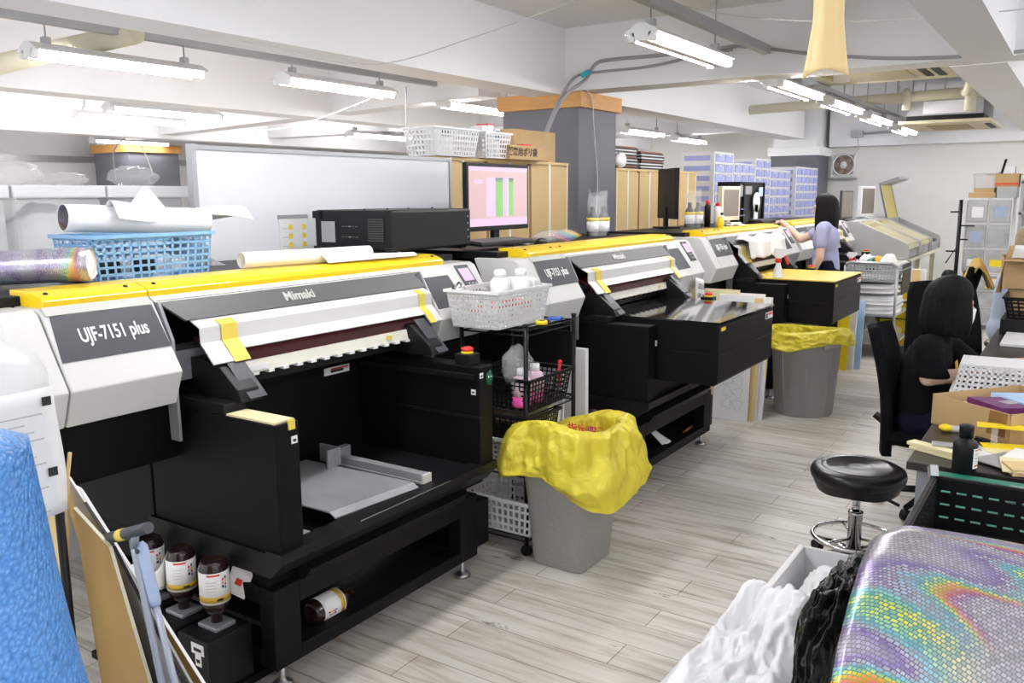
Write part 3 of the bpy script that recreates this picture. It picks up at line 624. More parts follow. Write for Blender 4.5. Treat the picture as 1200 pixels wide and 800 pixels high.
    # --- table in its forward position on the others
    if kind in ('dark','yellowtop'):
        tb = B().prism([(1.68,.61),(1.66,.63),(1.66,.925),(1.68,.94),(2.62,.94),(2.62,.61)],1.83,2.745).build('print_table','black',t,bev=.004)
        B().box(1.828,2.748,1.655,2.40,.94,.948).build('table_top','black_gloss' if kind == 'dark' else 'yellow_sheet',tb)
        B().box(1.85,2.73,1.657,1.6605,.773,.777).build('panel_seam','greymetal' if 0 else 'black_pl',tb)
        B().box(1.826,1.832,1.70,2.0,.775,.782).build('panel_seam','black_pl',tb)
        B().box(1.86,1.92,1.6565,1.660,.90,.918).build('sticker','yellowbright',tb)
        w = B().box(2.60,2.73,1.6565,1.660,.872,.91).build('sticker','paper',tb); B().box(2.64,2.725,1.6555,1.6565,.893,.906).build('warning_stripe','red',w); B().box(2.605,2.63,1.6555,1.6565,.877,.905).build('pictogram','text_k',w)
        sticker(1.80,2.0,.80,.02,.03,la)
    OFF[0] = Vector((0,0,0)); return t
M['yellow_sheet'] = mat('yellow_masking_sheet', (.72,.50,.06), .45, var=.08)
PR = []
PR.append(printer(0,0,'nearest black and white flatbed printer with its bed open, beside the yellow-bagged square bin','open'))
PR.append(printer(2.42,-.12,'second flatbed printer from the front, with a glossy black table pushed out into the aisle','dark'))
PR.append(printer(4.93,-.10,'third flatbed printer, with a yellow sheet and a spray bottle on its black table','yellowtop'))
PR.append(printer(7.42,-.05,'farthest of the large flatbed printers, behind the standing woman in lavender','bare'))
# note hung on the second printer
OFF[0] = Vector((2.42,-.12,0))
n = tag(B().grid(lambda u,v: (3.19+.15*u+.01*v, 2.335-.006*math.sin(v*3)+.012*math.sin(u*5)*(1-v), .80+.24*v-.03*u), 8, 8).build('paper_note','paper',solid=.001), 'torn white handwritten note hanging on the right side of the second printer', 'note')
for k,(z,s) in enumerate(((.965,'IZUル'),(.90,'IW IN'))): text('handwriting', s, .05, (3.21,2.318,z), (1,-.0,-.2), (0,0,1), 'text_k', n, depth=.0005)
OFF[0] = Vector((0,0,0))
# ================================================================ things standing on and behind the printers
DK = 1.331      # level of things lying on the printers' yellow edge / deck
def roll(name, label, cat, p0, p1, r, m, inner='paper', turns=1.15, group=None, flap=0, n=40):
    """rolled sheet: a spiral section swept from p0 to p1"""
    p0, p1 = Vector(p0), Vector(p1); d = (p1-p0).normalized(); a = d.cross(Vector((0,0,1))).normalized(); c = a.cross(d)
    def f(u, v):
        t = 2*PI*turns*u - PI*.5; rr = r*(1-.10*u)
        return p0.lerp(p1,v)+a*math.cos(t)*rr+c*math.sin(t)*rr
    t = thing(name, label, cat, ((p0+p1)/2)-Vector((0,0,r)), 0, group)
    b = B(); b.grid(f, n, 12, uv=True); b.uv = [(u*2*PI*r*turns, v*(p1-p0).length) for u,v in b.uv]; b.build('outer_sheet', m, t, solid=.0015)
    b = B(); b.grid(lambda u,v: p0.lerp(p1,.004+v*.992)+(f(u,0)-p0)*.965, n, 12, uv=True); b.build('inner_face', inner, t)
    return t
# PC lying on the nearest printer
def lying_pc():
    o = az(452,300,DK); o = Vector((3.04,2.68,DK)); L, D, Hh = .62, .50, .205
    t = thing('desktop_computer', 'black computer tower lying on its side on the nearest printer', 'computer', o+Vector((L/2,D/2,0)))
    B().box(o.x,o.x+L,o.y,o.y+D,o.z+.012,o.z+Hh).build('case','black_pl',t,bev=.012)
    x = o.x-.002
    B().box(x-.002,x+.003,o.y+.36,o.y+.45,o.z+.05,o.z+.15).build('port_plate','galv',t)
    v = B(); 
    for i in range(9):
        for j in range(10): v.box(x-.002,x+.002,o.y+.05+i*.011,o.y+.056+i*.011,o.z+.06+j*.011,o.z+.066+j*.011)
    B().box(x-.001,x+.003,o.y+.045,o.y+.155,o.z+.055,o.z+.175).build('vent_panel','black2',t); v.build('vent_holes','hoodgrey',t)
    for i in range(5):
        for z in (.075,.125): B().box(x-.003,x,o.y+.21+i*.022,o.y+.225+i*.022,o.z+z,o.z+z+.005).build('slot','greymetal' if i==2 else 'hoodgrey',t)
    for i in range(4): B().lathe([(.005,0),(.004,.004),(0,.004)],(o.x+L-.03,o.y,o.z+.06+i*.035),8,(0,-1,0)).build('front_button','greymetal',t)
    B().box(o.x-.012,o.x+.03,o.y-.006,o.y+.035,o.z,o.z+.03).build('foot','black_pl',t); B().box(o.x-.012,o.x+.03,o.y+D-.05,o.y+D,o.z+.165,o.z+.2).build('foot','black_pl',t)
    B().box(o.x+L-.06,o.x+L-.02,o.y+.02,o.y+.46,o.z,o.z+.014).build('foot','black_pl',t); B().box(o.x-.01,o.x+.03,o.y+D-.05,o.y+D,o.z,o.z+.03).build('foot','black_pl',t)
    for x in (.04,.2,.36,.55): B().lathe([(.006,0),(.005,.006),(0,.006)],(o.x+x,o.y+.2,o.z+Hh),8).build('thumb_screw','black_pl',t)
lying_pc()
# rolls of film
roll('film_roll','holographic film roll lying at the left end of the nearest printer','film roll',(1.18,3.10,1.375),(1.57,2.66,1.392),.056,'holo2','paper',1.02)
_fr = [o for o in bpy.data.objects if o.name.startswith('film_roll')][0]
B().lathe([(.050,-.004),(.050,0),(.03,.003),(0,.004)],(1.565,2.6656,1.392),28,(.39,-.44,.017)).build('white_end','paper',_fr)
bk = basket('wire_basket','pale blue slotted plastic basket under the white roll on the nearest printer',(1.84,2.83,DK-.01),.0,.46,.24,.145,'blue_pl',nu=14,nv=6,bar=.008,taper=.93)
for i,(x,y,z,mm) in enumerate(((1.75,2.83,.03,'greymetal'),(1.88,2.85,.03,'black_pl'),(1.95,2.79,.03,'paper'),(1.70,2.80,.03,'black_pl'))):
    tag(B().obox((x,y,DK+z),.08,.07,.05,rz=i).build('small_part',mm,bev=.008), ['grey small part in the middle of the pale blue basket','black small part behind the mesh of the pale blue basket','white small part at the right end of the pale blue basket','black small part at the left end of the pale blue basket'][i],'part')
roll('paper_roll','thick white sheet roll with a holographic inside, lying across the pale blue basket','film roll',(1.60,2.86,1.535),(2.12,2.80,1.512),.048,'paper','holo2',1.25)
def fl(u, v): x = 1.74+.56*u; return (x, 2.86-.10*v+.02*math.sin(u*4), 1.505+.075*math.sin(v*PI*.8+.3)*(1-.35*u)+.012*math.sin(u*7+v*3))
tag(B().grid(fl, 18, 12).build('loose_sheet','paper',solid=.0015), 'white loose sheet curling over the roll on the blue basket','sheet')
def corner(u, v): return (1.86+.18*u, 2.90, 1.55+.10*(1-abs(2*u-.9))*v)
tag(B().grid(corner, 10, 4).build('loose_sheet','paper',solid=.001), 'white sheet corner sticking up behind the roll on the blue basket','sheet')
def gb(u, v):
    x = 2.02+.24*u; return (x, 2.88+.05*math.sin(u*9)*v, DK+.125*(1-u**1.8)*v+.004*math.sin(u*14)*v)
tag(B().grid(gb, 16, 8).build('film_bag','greyfilm' if 'greyfilm' in M else 'steel',solid=.002), 'silvery grey sheet sagging beside the blue basket','sheet')
# white roll on top of the nearest printer (long, with flattened tail)
roll('paper_roll','long white paper roll along the top of the nearest printer, left of the computer','film roll',(2.16,2.66,1.364),(2.78,2.585,1.361),.031,'paper','paper',1.6)
def tail(u, v): return (2.50+.54*u, 2.545+.10*v-.02*u, 1.336+.034*math.sin(PI*min(1,v))*(1-.8*u)+.008*u*math.sin(v*6))
tag(B().grid(tail, 14, 10).build('loose_sheet','paper',solid=.002), 'flattened white sheet under the long paper roll, tail towards the control panel','sheet')
# monitor, keyboard and mouse between the first and second printers
def monitor(loc, rz, w, h, label, front='screen', body='black_pl', lift=.06, thick=.03, detail=True, bez=.022):
    t = thing('monitor', label, 'monitor', loc, rz); R = ROOTM[t.name]; sv = OFF[0]; OFF[0] = Vector((0,0,0))
    def bx(x0,x1,y0,y1,z0,z1):
        b = B(); q = [R@Vector(p) for p in ((x0,y0,z0),(x1,y0,z0),(x1,y0,z1),(x0,y0,z1))]; return b.hexa(q, R.to_3x3()@Vector((0,y1-y0,0)))
    bx(-w/2,w/2,0,thick,lift,lift+h).build('housing',body,t,bev=.005)
    s = bx(-w/2+bez,w/2-bez,-.002,.001,lift+bez*1.3,lift+h-bez).build('display',front,t)
    if detail:
        W_, H_ = w-2*bez, h-2.3*bez; x0, z0 = -w/2+bez, lift+bez*1.3
        for (a,b_,c,d,mm) in ((.28,.58,.16,.82,'screen2'),(.60,.74,.16,.82,'screen2'),(.43,.56,.16,.80,'screen3'),(.66,.74,.16,.80,'screen3'),(.43,.56,.75,.82,'screen4'),(.66,.74,.75,.82,'screen4'),(.08,.22,.72,.78,'screen2'),(0,1,.0,.13,'screen2'),(0,1,.93,1,'screen2')):
            bx(x0+a*W_,x0+b_*W_,-.0035 if mm!='screen2' else -.0028,-.002,z0+c*H_,z0+d*H_).build('window_pane',mm,s)
    bx(-.03,.03,.02,.05,0.008,lift+.1).build('stand_neck',body,t); bx(-.11,.11,-.06,.12,0,.012).build('stand_base',body,t,bev=.004)
    OFF[0] = sv; return t
tag(B().box(3.435,3.585,2.62,3.3,0,1.27).build('control_cabinet','black2',bev=.006), 'black narrow control cabinet between the first and second printers','cabinet')
monitor((4.42,3.02,1.316),.03,.70,.40,'lit monitor with a pinkish screen and green columns, left of the clad column',lift=.075)
def keyboard(c, rz, w, d, label):
    t = thing('keyboard', label, 'keyboard', c, rz); R = ROOTM[t.name]
    q = [R@Vector(p) for p in ((-w/2,-d/2,0),(w/2,-d/2,0),(w/2,-d/2,.014),(-w/2,-d/2,.014))]; B().hexa(q, R.to_3x3()@Vector((0,d,.01))).build('keyboard_body','black_pl',t,bev=.003)
    for r in range(4):
        b = B(); q = [R@Vector((-w/2+.01,-d/2+.012+r*(d-.02)/4,.016+.0025*r)), R@Vector((w/2-.01,-d/2+.012+r*(d-.02)/4,.016+.0025*r)), R@Vector((w/2-.01,-d/2+.008+(r+.9)*(d-.02)/4,.018+.0025*r)), R@Vector((-w/2+.01,-d/2+.008+(r+.9)*(d-.02)/4,.018+.0025*r))]
        b.hexa(q,(0,0,.008)); b.build('key_row','dkgrey',t)
p = ay(598,291,2.62)
keyboard((3.93,2.70,1.335),-.03,.50,.17,'black keyboard at the left end of the second printer, below the lit monitor')
t = thing('computer_mouse','black mouse beside the keyboard on the second printer','mouse',(4.30,2.66,1.321)); B().ball((4.32,2.66,1.325),(.055,.035,.03),16,10).build('mouse_body','black_pl',t); B().ball((4.34,2.66,1.347),(.008,.004,.006),8,6).build('scroll_wheel','dkgrey',t)
tag(B().grid(lambda u,v:(4.13+.24*u,2.72+.16*v,1.318+.008*math.sin(u*5+v*4)),8,8).build('paper_sheet','paper',solid=.001),'loose white paper under the mouse on the second printer','sheet')
# bag of colour swatches
t = thing('swatch_bag','clear bag of colourful round swatches on the second printer','bag',(4.62,2.72,1.32))
for i in range(9):
    a = i/8; c = [(.85,.15,.25),(.85,.35,.5),(.55,.2,.5),(.2,.3,.7),(.1,.45,.75),(.15,.6,.5),(.4,.65,.2),(.9,.75,.1),(.9,.45,.05)][i]
    M['sw%d'%i] = mat('swatch_colour', c, .5)
    B().lathe([(.055,0),(.055,.004),(0,.004)],(4.60+.022*i,2.70,1.335+.004*i),18,(.25,-.3,1)).build('swatch','sw%d'%i,t)
B().ball((4.60,2.72,1.35),(.24,.09,.045),24,12,lambda d:1+.16*n3(d*3,1,4)).build('film','clearbag',t)
# ink bottles in clear bags
def bagged(c, n, label, h=.20, r=.042):
    c = Vector(c); t = thing('bagged_bottles', label, 'bag', c)
    for i in range(n):
        x = c.x+(i-(n-1)/2)*.10; y = c.y-.03*(i%2)
        bt = B(); bt.lathe([(r,0),(r,h*.62),(r*.55,h*.78),(r*.42,h*.8),(r*.42,h*.95),(r*.38,h)],(x,y,c.z+.004),18); bo = bt.build('ink_bottle','dkgrey',t)
        B().lathe([(r*1.02,h*.15),(r*1.02,h*.5)],(x,y,c.z+.004),18).build('bottle_label','paper',bo)
        B().lathe([(r*1.03,h*.5),(r*1.03,h*.62)],(x,y,c.z+.004),18).build('label_band','yellowbright',bo)
    def fb(u, v):
        a = 2*PI*u; w = .085*(n*.62)*(1-.25*v) if v<.75 else .085*(n*.62)*(.8+.25*(v-.75)); k = 1+.16*n3((math.cos(a)*2,math.sin(a)*2,v*5),1,n)
        return (c.x+math.cos(a)*w*k, c.y-.01+math.sin(a)*.06*k, c.z+.002+v*.29*(1+.18*n3((math.cos(a)*1.5,math.sin(a)*1.5,1),1.2,3)*v))
    B().grid(fb, 36, 16).build('film','clearbag',t)
bagged((5.38,2.86,1.317),2,'clear bag of two dark bottles in front of the clad column')
bagged((6.78,2.72,1.332),2,'clear bag of dark bottles at the left end of the third printer')
# cans beside it
def can(c, r, h, m, mcap, label, name='spray_can', cat='can'):
    t = thing(name, label, cat, c); B().lathe([(r,0),(r,h*.78),(r*.6,h*.86)],c,16).build('can_body',m,t); B().lathe([(r*.62,h*.84),(r*.62,h*.97),(r*.4,h)],c,14).build('cap',mcap,t); return t
can((7.04,2.60,1.332),.03,.20,'paper','red','white can with a red cap, right of the bagged bottles')
can((6.97,2.66,1.332),.026,.22,'black_pl','red','dark can with a red cap beside the white one on the third printer')
can((6.84,2.50,1.322),.026,.10,'yellowbright','yellowbright','small yellow pot below the bagged bottles on the third printer')
can((6.90,2.51,1.322),.02,.13,'paper','black_pl','small white bottle with a dark top between yellow pot and white can')
# whiteboard with a label sheet
t = thing('whiteboard','large whiteboard standing behind the nearest printer','whiteboard',(3.48,3.42,0))
B().box(2.54,4.43,3.41,3.43,.75,1.82).build('board','wb_white' if 'wb_white' in M else 'paper',t)
f = B(); f.box(2.52,2.545,3.40,3.44,.73,1.84); f.box(4.425,4.445,3.40,3.44,.73,1.84); f.box(2.545,4.425,3.40,3.44,1.815,1.835); f.box(2.545,4.425,3.40,3.44,.73,.755); f.build('frame','galv',t)
for x in (2.6,4.38): B().box(x-.02,x+.02,3.405,3.435,0,.73).build('leg','galv',t)
p = ay(326,252,3.408); q = ay(360,295,3.408); tw = q.x-p.x
s = tag(B().box(p.x,q.x,3.404,3.4085,p.z-.36,p.z-.02).build('label_sheet','paper'),'white sheet with rows of small yellow tabs, stuck on the whiteboard','sheet')
for r in range(6):
    for k,xx in enumerate((.34,.84)): B().box(p.x+tw*xx,p.x+tw*xx+.022,3.4025,3.404,p.z-.075-r*.045,p.z-.050-r*.045).build('yellow_tab','yellowbright',s)
    B().box(p.x+.015,p.x+tw*.3,3.403,3.404,p.z-.07-r*.045,p.z-.067-r*.045).build('print_line','text_s',s)
tag(B().box(p.x-.005,q.x+.01,3.402,3.4085,p.z-.02,p.z+.0).build('magnet_strip','galv'),'grey magnetic strip above the sheet on the whiteboard','strip')
# cabinets of corrugated board with pale dividers
def board_cabinet(x0, x1, y, zt, n, label):
    t = thing('board_cabinet', label, 'cabinet', ((x0+x1)/2,y+.25,0))
    B().box(x0,x1,y+.02,y+.5,0,zt-.02).build('carcass','cardboard_lt',t); B().box(x0-.01,x1+.01,y,y+.51,zt-.02,zt).build('top_board','boardedge',t)
    w = (x1-x0)/n
    for i in range(n):
        B().box(x0+i*w+.012,x0+(i+1)*w-.012,y+.004,y+.02,.05,zt-.035).build('board_panel','cardboard_lt',t)
        if i: B().box(x0+i*w-.012,x0+i*w+.012,y,y+.02,0,zt-.02).build('divider','white_pl' if i%2 else 'brownstrip',t)
    for x in (x0,x1-.02): B().box(x,x+.02,y,y+.02,0,zt-.02).build('divider','cream',t)
    return t
board_cabinet(4.50,6.20,3.56,1.855,6,'brown corrugated board cabinet behind the lit monitor')
board_cabinet(7.45,9.45,3.75,1.85,8,'brown corrugated board cabinet right of the clad column, under the stack of dark samples')
# cartons and baskets on top
t = thing('carton','larger cardboard carton on the board cabinet, beside the clad column','box',(5.82,3.8,1.855)); B().box(5.50,6.10,3.62,4.0,1.855,2.09).build('carton_body','card',t,bev=.003); B().box(5.9,5.98,3.618,3.622,1.855,1.93).build('tape','brownstrip',t); B().box(5.5,6.1,3.80,3.815,2.089,2.091).build('lid_seam','brownstrip',t)
t = thing('carton','small flat cardboard carton with black printing, in front of the larger one','box',(5.55,3.5,1.855)); B().box(5.20,5.72,3.46,3.60,1.855,1.955).build('carton_body','card',t,bev=.003); text('carton_printing','業務用ポリ袋',.065,(5.175,3.457,1.885),(1,0,0),(0,0,1),'text_k',t,depth=.0006,bold=.0012); B().box(5.48,5.58,3.52,3.58,1.955,1.972).build('red_tab','red',t)
bA = basket('plastic_basket','white plastic basket of boxes on the board cabinet, left one',(4.66,3.64,1.857),.0,.48,.26,.17,'white_pl',nu=16,nv=5,bar=.012)
bB = basket('plastic_basket','white plastic basket on the board cabinet, right one beside the cartons',(5.09,3.59,1.857),.0,.31,.22,.165,'white_pl',nu=9,nv=5,bar=.012)
for i,(x,y,w,d,h,mm,l) in enumerate(((4.55,3.60,.18,.10,.19,'paper','white box standing in the left white basket'),(5.05,3.54,.07,.10,.22,'paper','tall white box in the right white basket, second from its left end'),(4.98,3.54,.06,.10,.21,'white_pl','narrow white box at the left end of the right white basket'),(5.13,3.54,.07,.10,.20,'wb_white','white box with a blue edge at the right end of the right white basket'))):
    bo = tag(B().box(x,x+w,y,y+d,1.865,1.865+h).build('sample_box','paper',bev=.004),l,'box')
    if i == 1: B().box(x-.002,x+w+.002,y-.002,y+d,1.865+h,1.873+h).build('lid','red',bo)
    if i == 3: B().box(x+.01,x+w-.01,y-.003,y,1.98,2.05).build('blue_label','bluesign',bo)
    if i == 0: B().box(x+.05,x+.15,y-.003,y,1.99,2.03).build('black_label','text_k',bo)
# stack of dark sample books on the second cabinet
zz = 1.855
for i in range(7):
    for k,(x,w) in enumerate(((7.55,.52),(8.15,.55))):
        if k == 1 and i > 5: continue
        h = .03; jx = random.uniform(-.03,.03)
        bo = tag(B().box(x+jx,x+w+jx,3.82,4.12,zz+i*h,zz+i*h+h*.55).build('sample_board','black_pl'), '%s in the %s stack on the right board cabinet'%(['lowest dark board','second dark board from below','third dark board from below','middle dark board','third dark board from the top','second dark board from the top','topmost dark board'][i], ['left','right'][k]),'board','sample boards stacked on the cabinet')
        B().box(x+jx+.01,x+w+jx-.01,3.83,4.11,zz+i*h+h*.55,zz+i*h+h).build('page_block','paper' if (i+k)%3 else 'wood_red',bo)
tag(B().ball((7.62,3.80,1.93),(.10,.05,.075),18,10,lambda d:1+.2*n3(d*3,1,2)).build('film_bag','whitebag'),'crumpled white film bag in front of the dark sample boards','bag')
# parts drawers
def drawer_unit(x0, x1, y, zt, cols, rows, label, side=True, depth=.42):
    t = thing('drawer_unit', label, 'drawer unit', ((x0+x1)/2,y+depth/2,0), 0, 'pale blue parts drawer units')
    w, hz_ = (x1-x0)/cols, .118; zb = zt-rows*hz_-.02
    f = B(); f.box(x0,x1,y+.03,y+depth,zb,zt)
    for i in range(cols+1): f.box(x0+i*w-.014,x0+i*w+.014,y,y+.03,zb,zt)
    for j in range(rows+1): z = zb+.01+j*hz_; f.box(x0,x1,y,y+.03,z-.012,z+.012)
    f.build('frame','white_pl',t)
    if side:
        for j in range(rows): z = zb+.01+j*hz_; B().box(x0-.006,x0,y+.06,y+depth-.04,z+.03,z+hz_-.03).build('side_window','blue_dr',t)
    for i in range(cols):
        for j in range(rows):
            z = zb+.01+j*hz_; d = B().box(x0+i*w+.022,x0+(i+1)*w-.022,y-.006,y+.02,z+.016,z+hz_-.018).build('drawer','blue_dr',t)
            if cols < 4: B().box(x0+(i+.35)*w,x0+(i+.65)*w,y-.014,y-.006,z+hz_-.034,z+hz_-.022).build('drawer_pull','white_pl',d)
    B().box(x0+.05,x1-.05,y+.05,y+depth-.05,0,zb).build('plinth','white_pl',t)
    return t
drawer_unit(9.88,10.50,3.70,2.09,2,8,'leftmost tall white unit of pale blue drawers, right of the board cabinet')
drawer_unit(10.55,11.34,3.70,1.98,3,7,'low white unit of pale blue drawers, second from the left')
drawer_unit(11.38,11.99,3.70,2.06,2,8,'tall white unit of pale blue drawers, in the middle of the row')
drawer_unit(12.03,12.95,3.70,1.93,3,7,'low white unit of pale blue drawers, second from the right')
drawer_unit(13.0,14.15,3.62,1.99,5,8,'rightmost white unit of pale blue drawers, in front of the far column')
tag(B().box(9.05,9.55,4.3,4.34,0,2.05).build('notice_board','paper'),'blank white board standing behind the leftmost tall drawer unit','board')
# monitors and open computer over the third and fourth printers
monitor((6.98,3.0,1.317),.70,.50,.42,'narrow black monitor seen almost edge-on, right of the board cabinet','black2','black_pl',.08,.04,False,.015)
mo = monitor((7.82,2.76,1.332),-.12,.36,.31,'grey-white monitor with a blank beige screen on the third printer','greyscreen','cream',.03,.05,False,.03)
t = thing('open_computer','open black computer case showing its insides, in front of the standing woman','computer',(8.45,2.95,1.317))
o = Vector((8.15,2.80,1.317))
B().box(o.x,o.x+.78,o.y+.02,o.y+.22,o.z,o.z+.40).build('case','black_pl',t,bev=.006)
f = B(); f.box(o.x,o.x+.78,o.y,o.y+.02,o.z+.385,o.z+.40); f.box(o.x,o.x+.02,o.y,o.y+.02,o.z,o.z+.4); f.box(o.x+.76,o.x+.78,o.y,o.y+.02,o.z,o.z+.4); f.box(o.x+.14,o.x+.16,o.y,o.y+.02,o.z,o.z+.4); f.build('case_frame','black2',t)
B().box(o.x+.20,o.x+.38,o.y+.005,o.y+.02,o.z+.28,o.z+.36).build('drive_bay','greymetal',t); B().box(o.x+.03,o.x+.12,o.y+.005,o.y+.02,o.z+.26,o.z+.37).build('power_supply','greymetal',t)
B().box(o.x+.58,o.x+.70,o.y-.004,o.y+.0,o.z+.26,o.z+.35).build('sticky_note','bluefolder',t)
B().lathe([(.10,0),(.10,.012),(0,.012)],(o.x+.50,o.y+.0,o.z+.20),20,(0,-1,0)).build('side_panel_cutout','white_pl',t); B().box(o.x+.44,o.x+.54,o.y-.012,o.y,o.z+.02,o.z+.18).build('cable_cover','white_pl',t)
for k in range(6): B().obox((o.x+.06+.05*(k%3),o.y+.004,o.z+.08+.06*(k//3)),.03,.01,.012,rx=0).build('connector','bluesign' if k%2 else 'greymetal',t)
keyboard((8.28,2.60,1.333),-.05,.42,.14,'black keyboard on the third printer under the woman\'s hand')
tag(B().grid(lambda u,v:(7.25+.40*u,2.55+.10*v,1.334+.01*math.sin(u*6+v*2)),8,6).build('paper_sheet','paper',solid=.002),'white papers on the yellow edge of the third printer','sheet')
# cloth draped over the third printer's hood, bottle on its table
def cl(u, v):
    x = 6.78+1.02*u; k = .018*math.sin(u*21)+.02*math.sin(u*9+v*2)
    pr = [(2.36,1.232),(2.30,1.225),(2.262,1.205),(2.255,1.14),(2.24,1.075)]; a = v*(len(pr)-1); i = min(int(a),3); f_ = a-i
    yy = pr[i][0]*(1-f_)+pr[i+1][0]*f_; z = pr[i][1]*(1-f_)+pr[i+1][1]*f_
    return (x, yy-.012-abs(k)*(.4+v*.6), z+.012+abs(k)*.9*(1-v)+.01*math.sin(u*13))
tag(B().grid(cl, 60, 14).build('cloth','paper',solid=.003), 'rumpled white cloth draped over the hood of the third printer', 'cloth')
def spray(c, label, s=1, rz=0):
    c = Vector(c); t = thing('spray_bottle', label, 'spray bottle', c, 0, 'white spray bottles with red triggers')
    B().lathe([(.030*s,0),(.032*s,.02*s),(.032*s,.085*s),(.024*s,.12*s),(.013*s,.15*s),(.013*s,.165*s)],c,18).build('bottle_body','white_pl',t)
    B().lathe([(.016*s,.16*s),(.016*s,.185*s)],c,14).build('collar','red',t)
    B().prism([(-.045*s,.195*s),(-.05*s,.225*s),(.02*s,.235*s),(.03*s,.20*s),(.012*s,.185*s),(-.012*s,.185*s)],-.011*s,.011*s,'y') if 0 else None
    h = B(); d = Vector((math.cos(rz),math.sin(rz),0)); nrm = Vector((-d.y,d.x,0))*.011*s
    pr = [(-.06,.215),(-.06,.235),(.02,.242),(.035,.205),(.012,.185),(-.012,.185)]
    P = [c+d*u*s+Vector((0,0,w*s)) for u,w in pr]; n_ = len(P); h.add([p-nrm for p in P]+[p+nrm for p in P],[list(range(n_))[::-1],list(range(n_,2*n_))]+[(i,(i+1)%n_,n_+(i+1)%n_,n_+i) for i in range(n_)]); h.build('spray_head','white_pl',t)
    B().tube([c+d*-.035*s+Vector((0,0,.215*s)), c+d*-.042*s+Vector((0,0,.185*s)), c+d*-.058*s+Vector((0,0,.15*s))],.007*s,8).build('trigger','red',t)
    return t
q = ay(105/4+900-1,330,1.90)
spray((6.86,2.02,.85),'white spray bottle with a red trigger on the yellow sheet of the third printer',1.35,2.2)
# ================================================================ ink bottles, bins, racks and boards along the printers
def ink_bottle(c, label, inverted=True, axis=None, lab='LUS-150', s=1, rz=0, group=None, detail=True):
    """brown one-litre bottle; inverted: neck down in its seat"""
    c = Vector(c); ax_ = Vector(axis) if axis else Vector((0,0,1)); t = thing('ink_bottle', label, 'bottle', c, 0, group)
    r, h = .047*s, .215*s
    pr = [(.018*s,0),(.018*s,.028*s),(.03*s,.036*s),(r*.97,.062*s),(r,.07*s),(r,.185*s),(r*.9,.198*s),(r*.86,.206*s),(r*.7,.212*s),(r*.55,.208*s),(0,.206*s)]
    if not inverted: pr = [(q,h-z) for q,z in reversed(pr)]
    B().lathe(pr,c,24,ax_).build('bottle_body','brownbottle',t)
    lb = B().lathe([(r*1.012,.075*s),(r*1.012,.180*s)],c,28,ax_).build('paper_label','paper',t)
    B().lathe([(r*1.02,.082*s),(r*1.02,.100*s)],c,28,ax_).build('gold_band','gold',lb)
    if detail:
        R = Vector((0,0,1)).rotation_difference(ax_.normalized()).to_matrix()
        def patch(a0,a1,z0,z1,m,nm):
            b = B(); q = []
            for z in (z0,z1):
                for k in range(5): a = a0+(a1-a0)*k/4; q.append(c+R@Vector((r*1.024*math.cos(a),r*1.024*math.sin(a),z*s)))
            b.add(q,[(k,k+1,5+k+1,5+k) for k in range(4)],True); b.build(nm,m,lb)
        f = rz
        patch(f-.5,f+.35,.170,.176,'text_r','red_title')
        for i,m_ in enumerate(('pink','greyblue','text_k')): patch(f+.45,f+.62,.152-.012*i,.161-.012*i,m_,'colour_mark')
        for i,m_ in enumerate(('text_k','yellowbright','text_r','bluesign')): patch(f+.68,f+.80,.156-.011*i,.165-.011*i,m_,'colour_mark')
        for i in range(4): patch(f-.6,f+.1-.1*(i%2),.150-.010*i,.152-.010*i,'text_s','print_line')
        patch(f+.1,f+.5,.086,.095,'text_k','print_line')
    return t
ca = math.atan2(-2.3,-1.64)
ink_bottle((1.640,2.240,.25),'brown ink bottle upside down in the nearest ink module, nearest of the three bottles',rz=ca)
ink_bottle((1.640,2.410,.25),'brown ink bottle upside down in the middle module, behind the nearest bottle',rz=ca)
ink_bottle((1.640,2.580,.25),'brown ink bottle upside down in the rear module, behind the crumpled paper collar',rz=ca)
for i,(y) in enumerate((2.17,2.34,2.51)): ink_bottle((4.06,y,.25),['brown ink bottle at the second printer, nearest to the aisle','brown ink bottle at the second printer, behind the nearest one','brown ink bottle at the second printer, rearmost and hidden by the yellow bag'][i],rz=ca+.3,detail=False)
# crumpled label paper round the rear bottle, hazard card
def cr(u, v):
    a = -2.9+2.5*u; r = .075+.012*math.sin(u*17)+.01*v; return (1.615+math.cos(a)*r, 2.55+math.sin(a)*r, .315+.085*v+.022*math.sin(u*14)*v)
tag(B().grid(cr,24,6).build('crumpled_paper','paper',solid=.001),'crumpled white label paper around the rearmost bottle of the nearest printer','paper')
t = thing('hazard_card','white hazard card tilted behind the nearest ink bottle','card',(1.70,2.27,.30)); B().hexa([(1.69,2.26,.33),(1.72,2.20,.30),(1.745,2.17,.40),(1.715,2.23,.43)],(.003,.003,0)).build('card','paper',t); B().hexa([(1.707,2.228,.355),(1.716,2.21,.347),(1.722,2.203,.366),(1.713,2.221,.374)],(-.002,-.003,0)).build('hazard_mark','text_r',t)
# bottle lying in the frame, jar
ink_bottle((2.16,2.150,.160),'brown ink bottle lying on its side in the lower tray of the nearest printer',axis=(-1,.0,0),inverted=True,rz=-2.3,s=.98)
t = thing('small_jar','small black jar with a white ring, standing in the lower tray of the nearest printer','jar',(1.875,2.165,.112)); B().lathe([(.028,0),(.028,.05),(.022,.056),(.022,.066)],(1.875,2.165,.112),18).build('jar_body','black_pl',t); B().lathe([(.014,0),(.021,0),(.021,.003),(.014,.003)],(1.875,2.165,.178),18).build('ring','paper',t); B().lathe([(.0285,.01),(.0285,.03)],(1.875,2.165,.112),18).build('jar_label','paper',t)
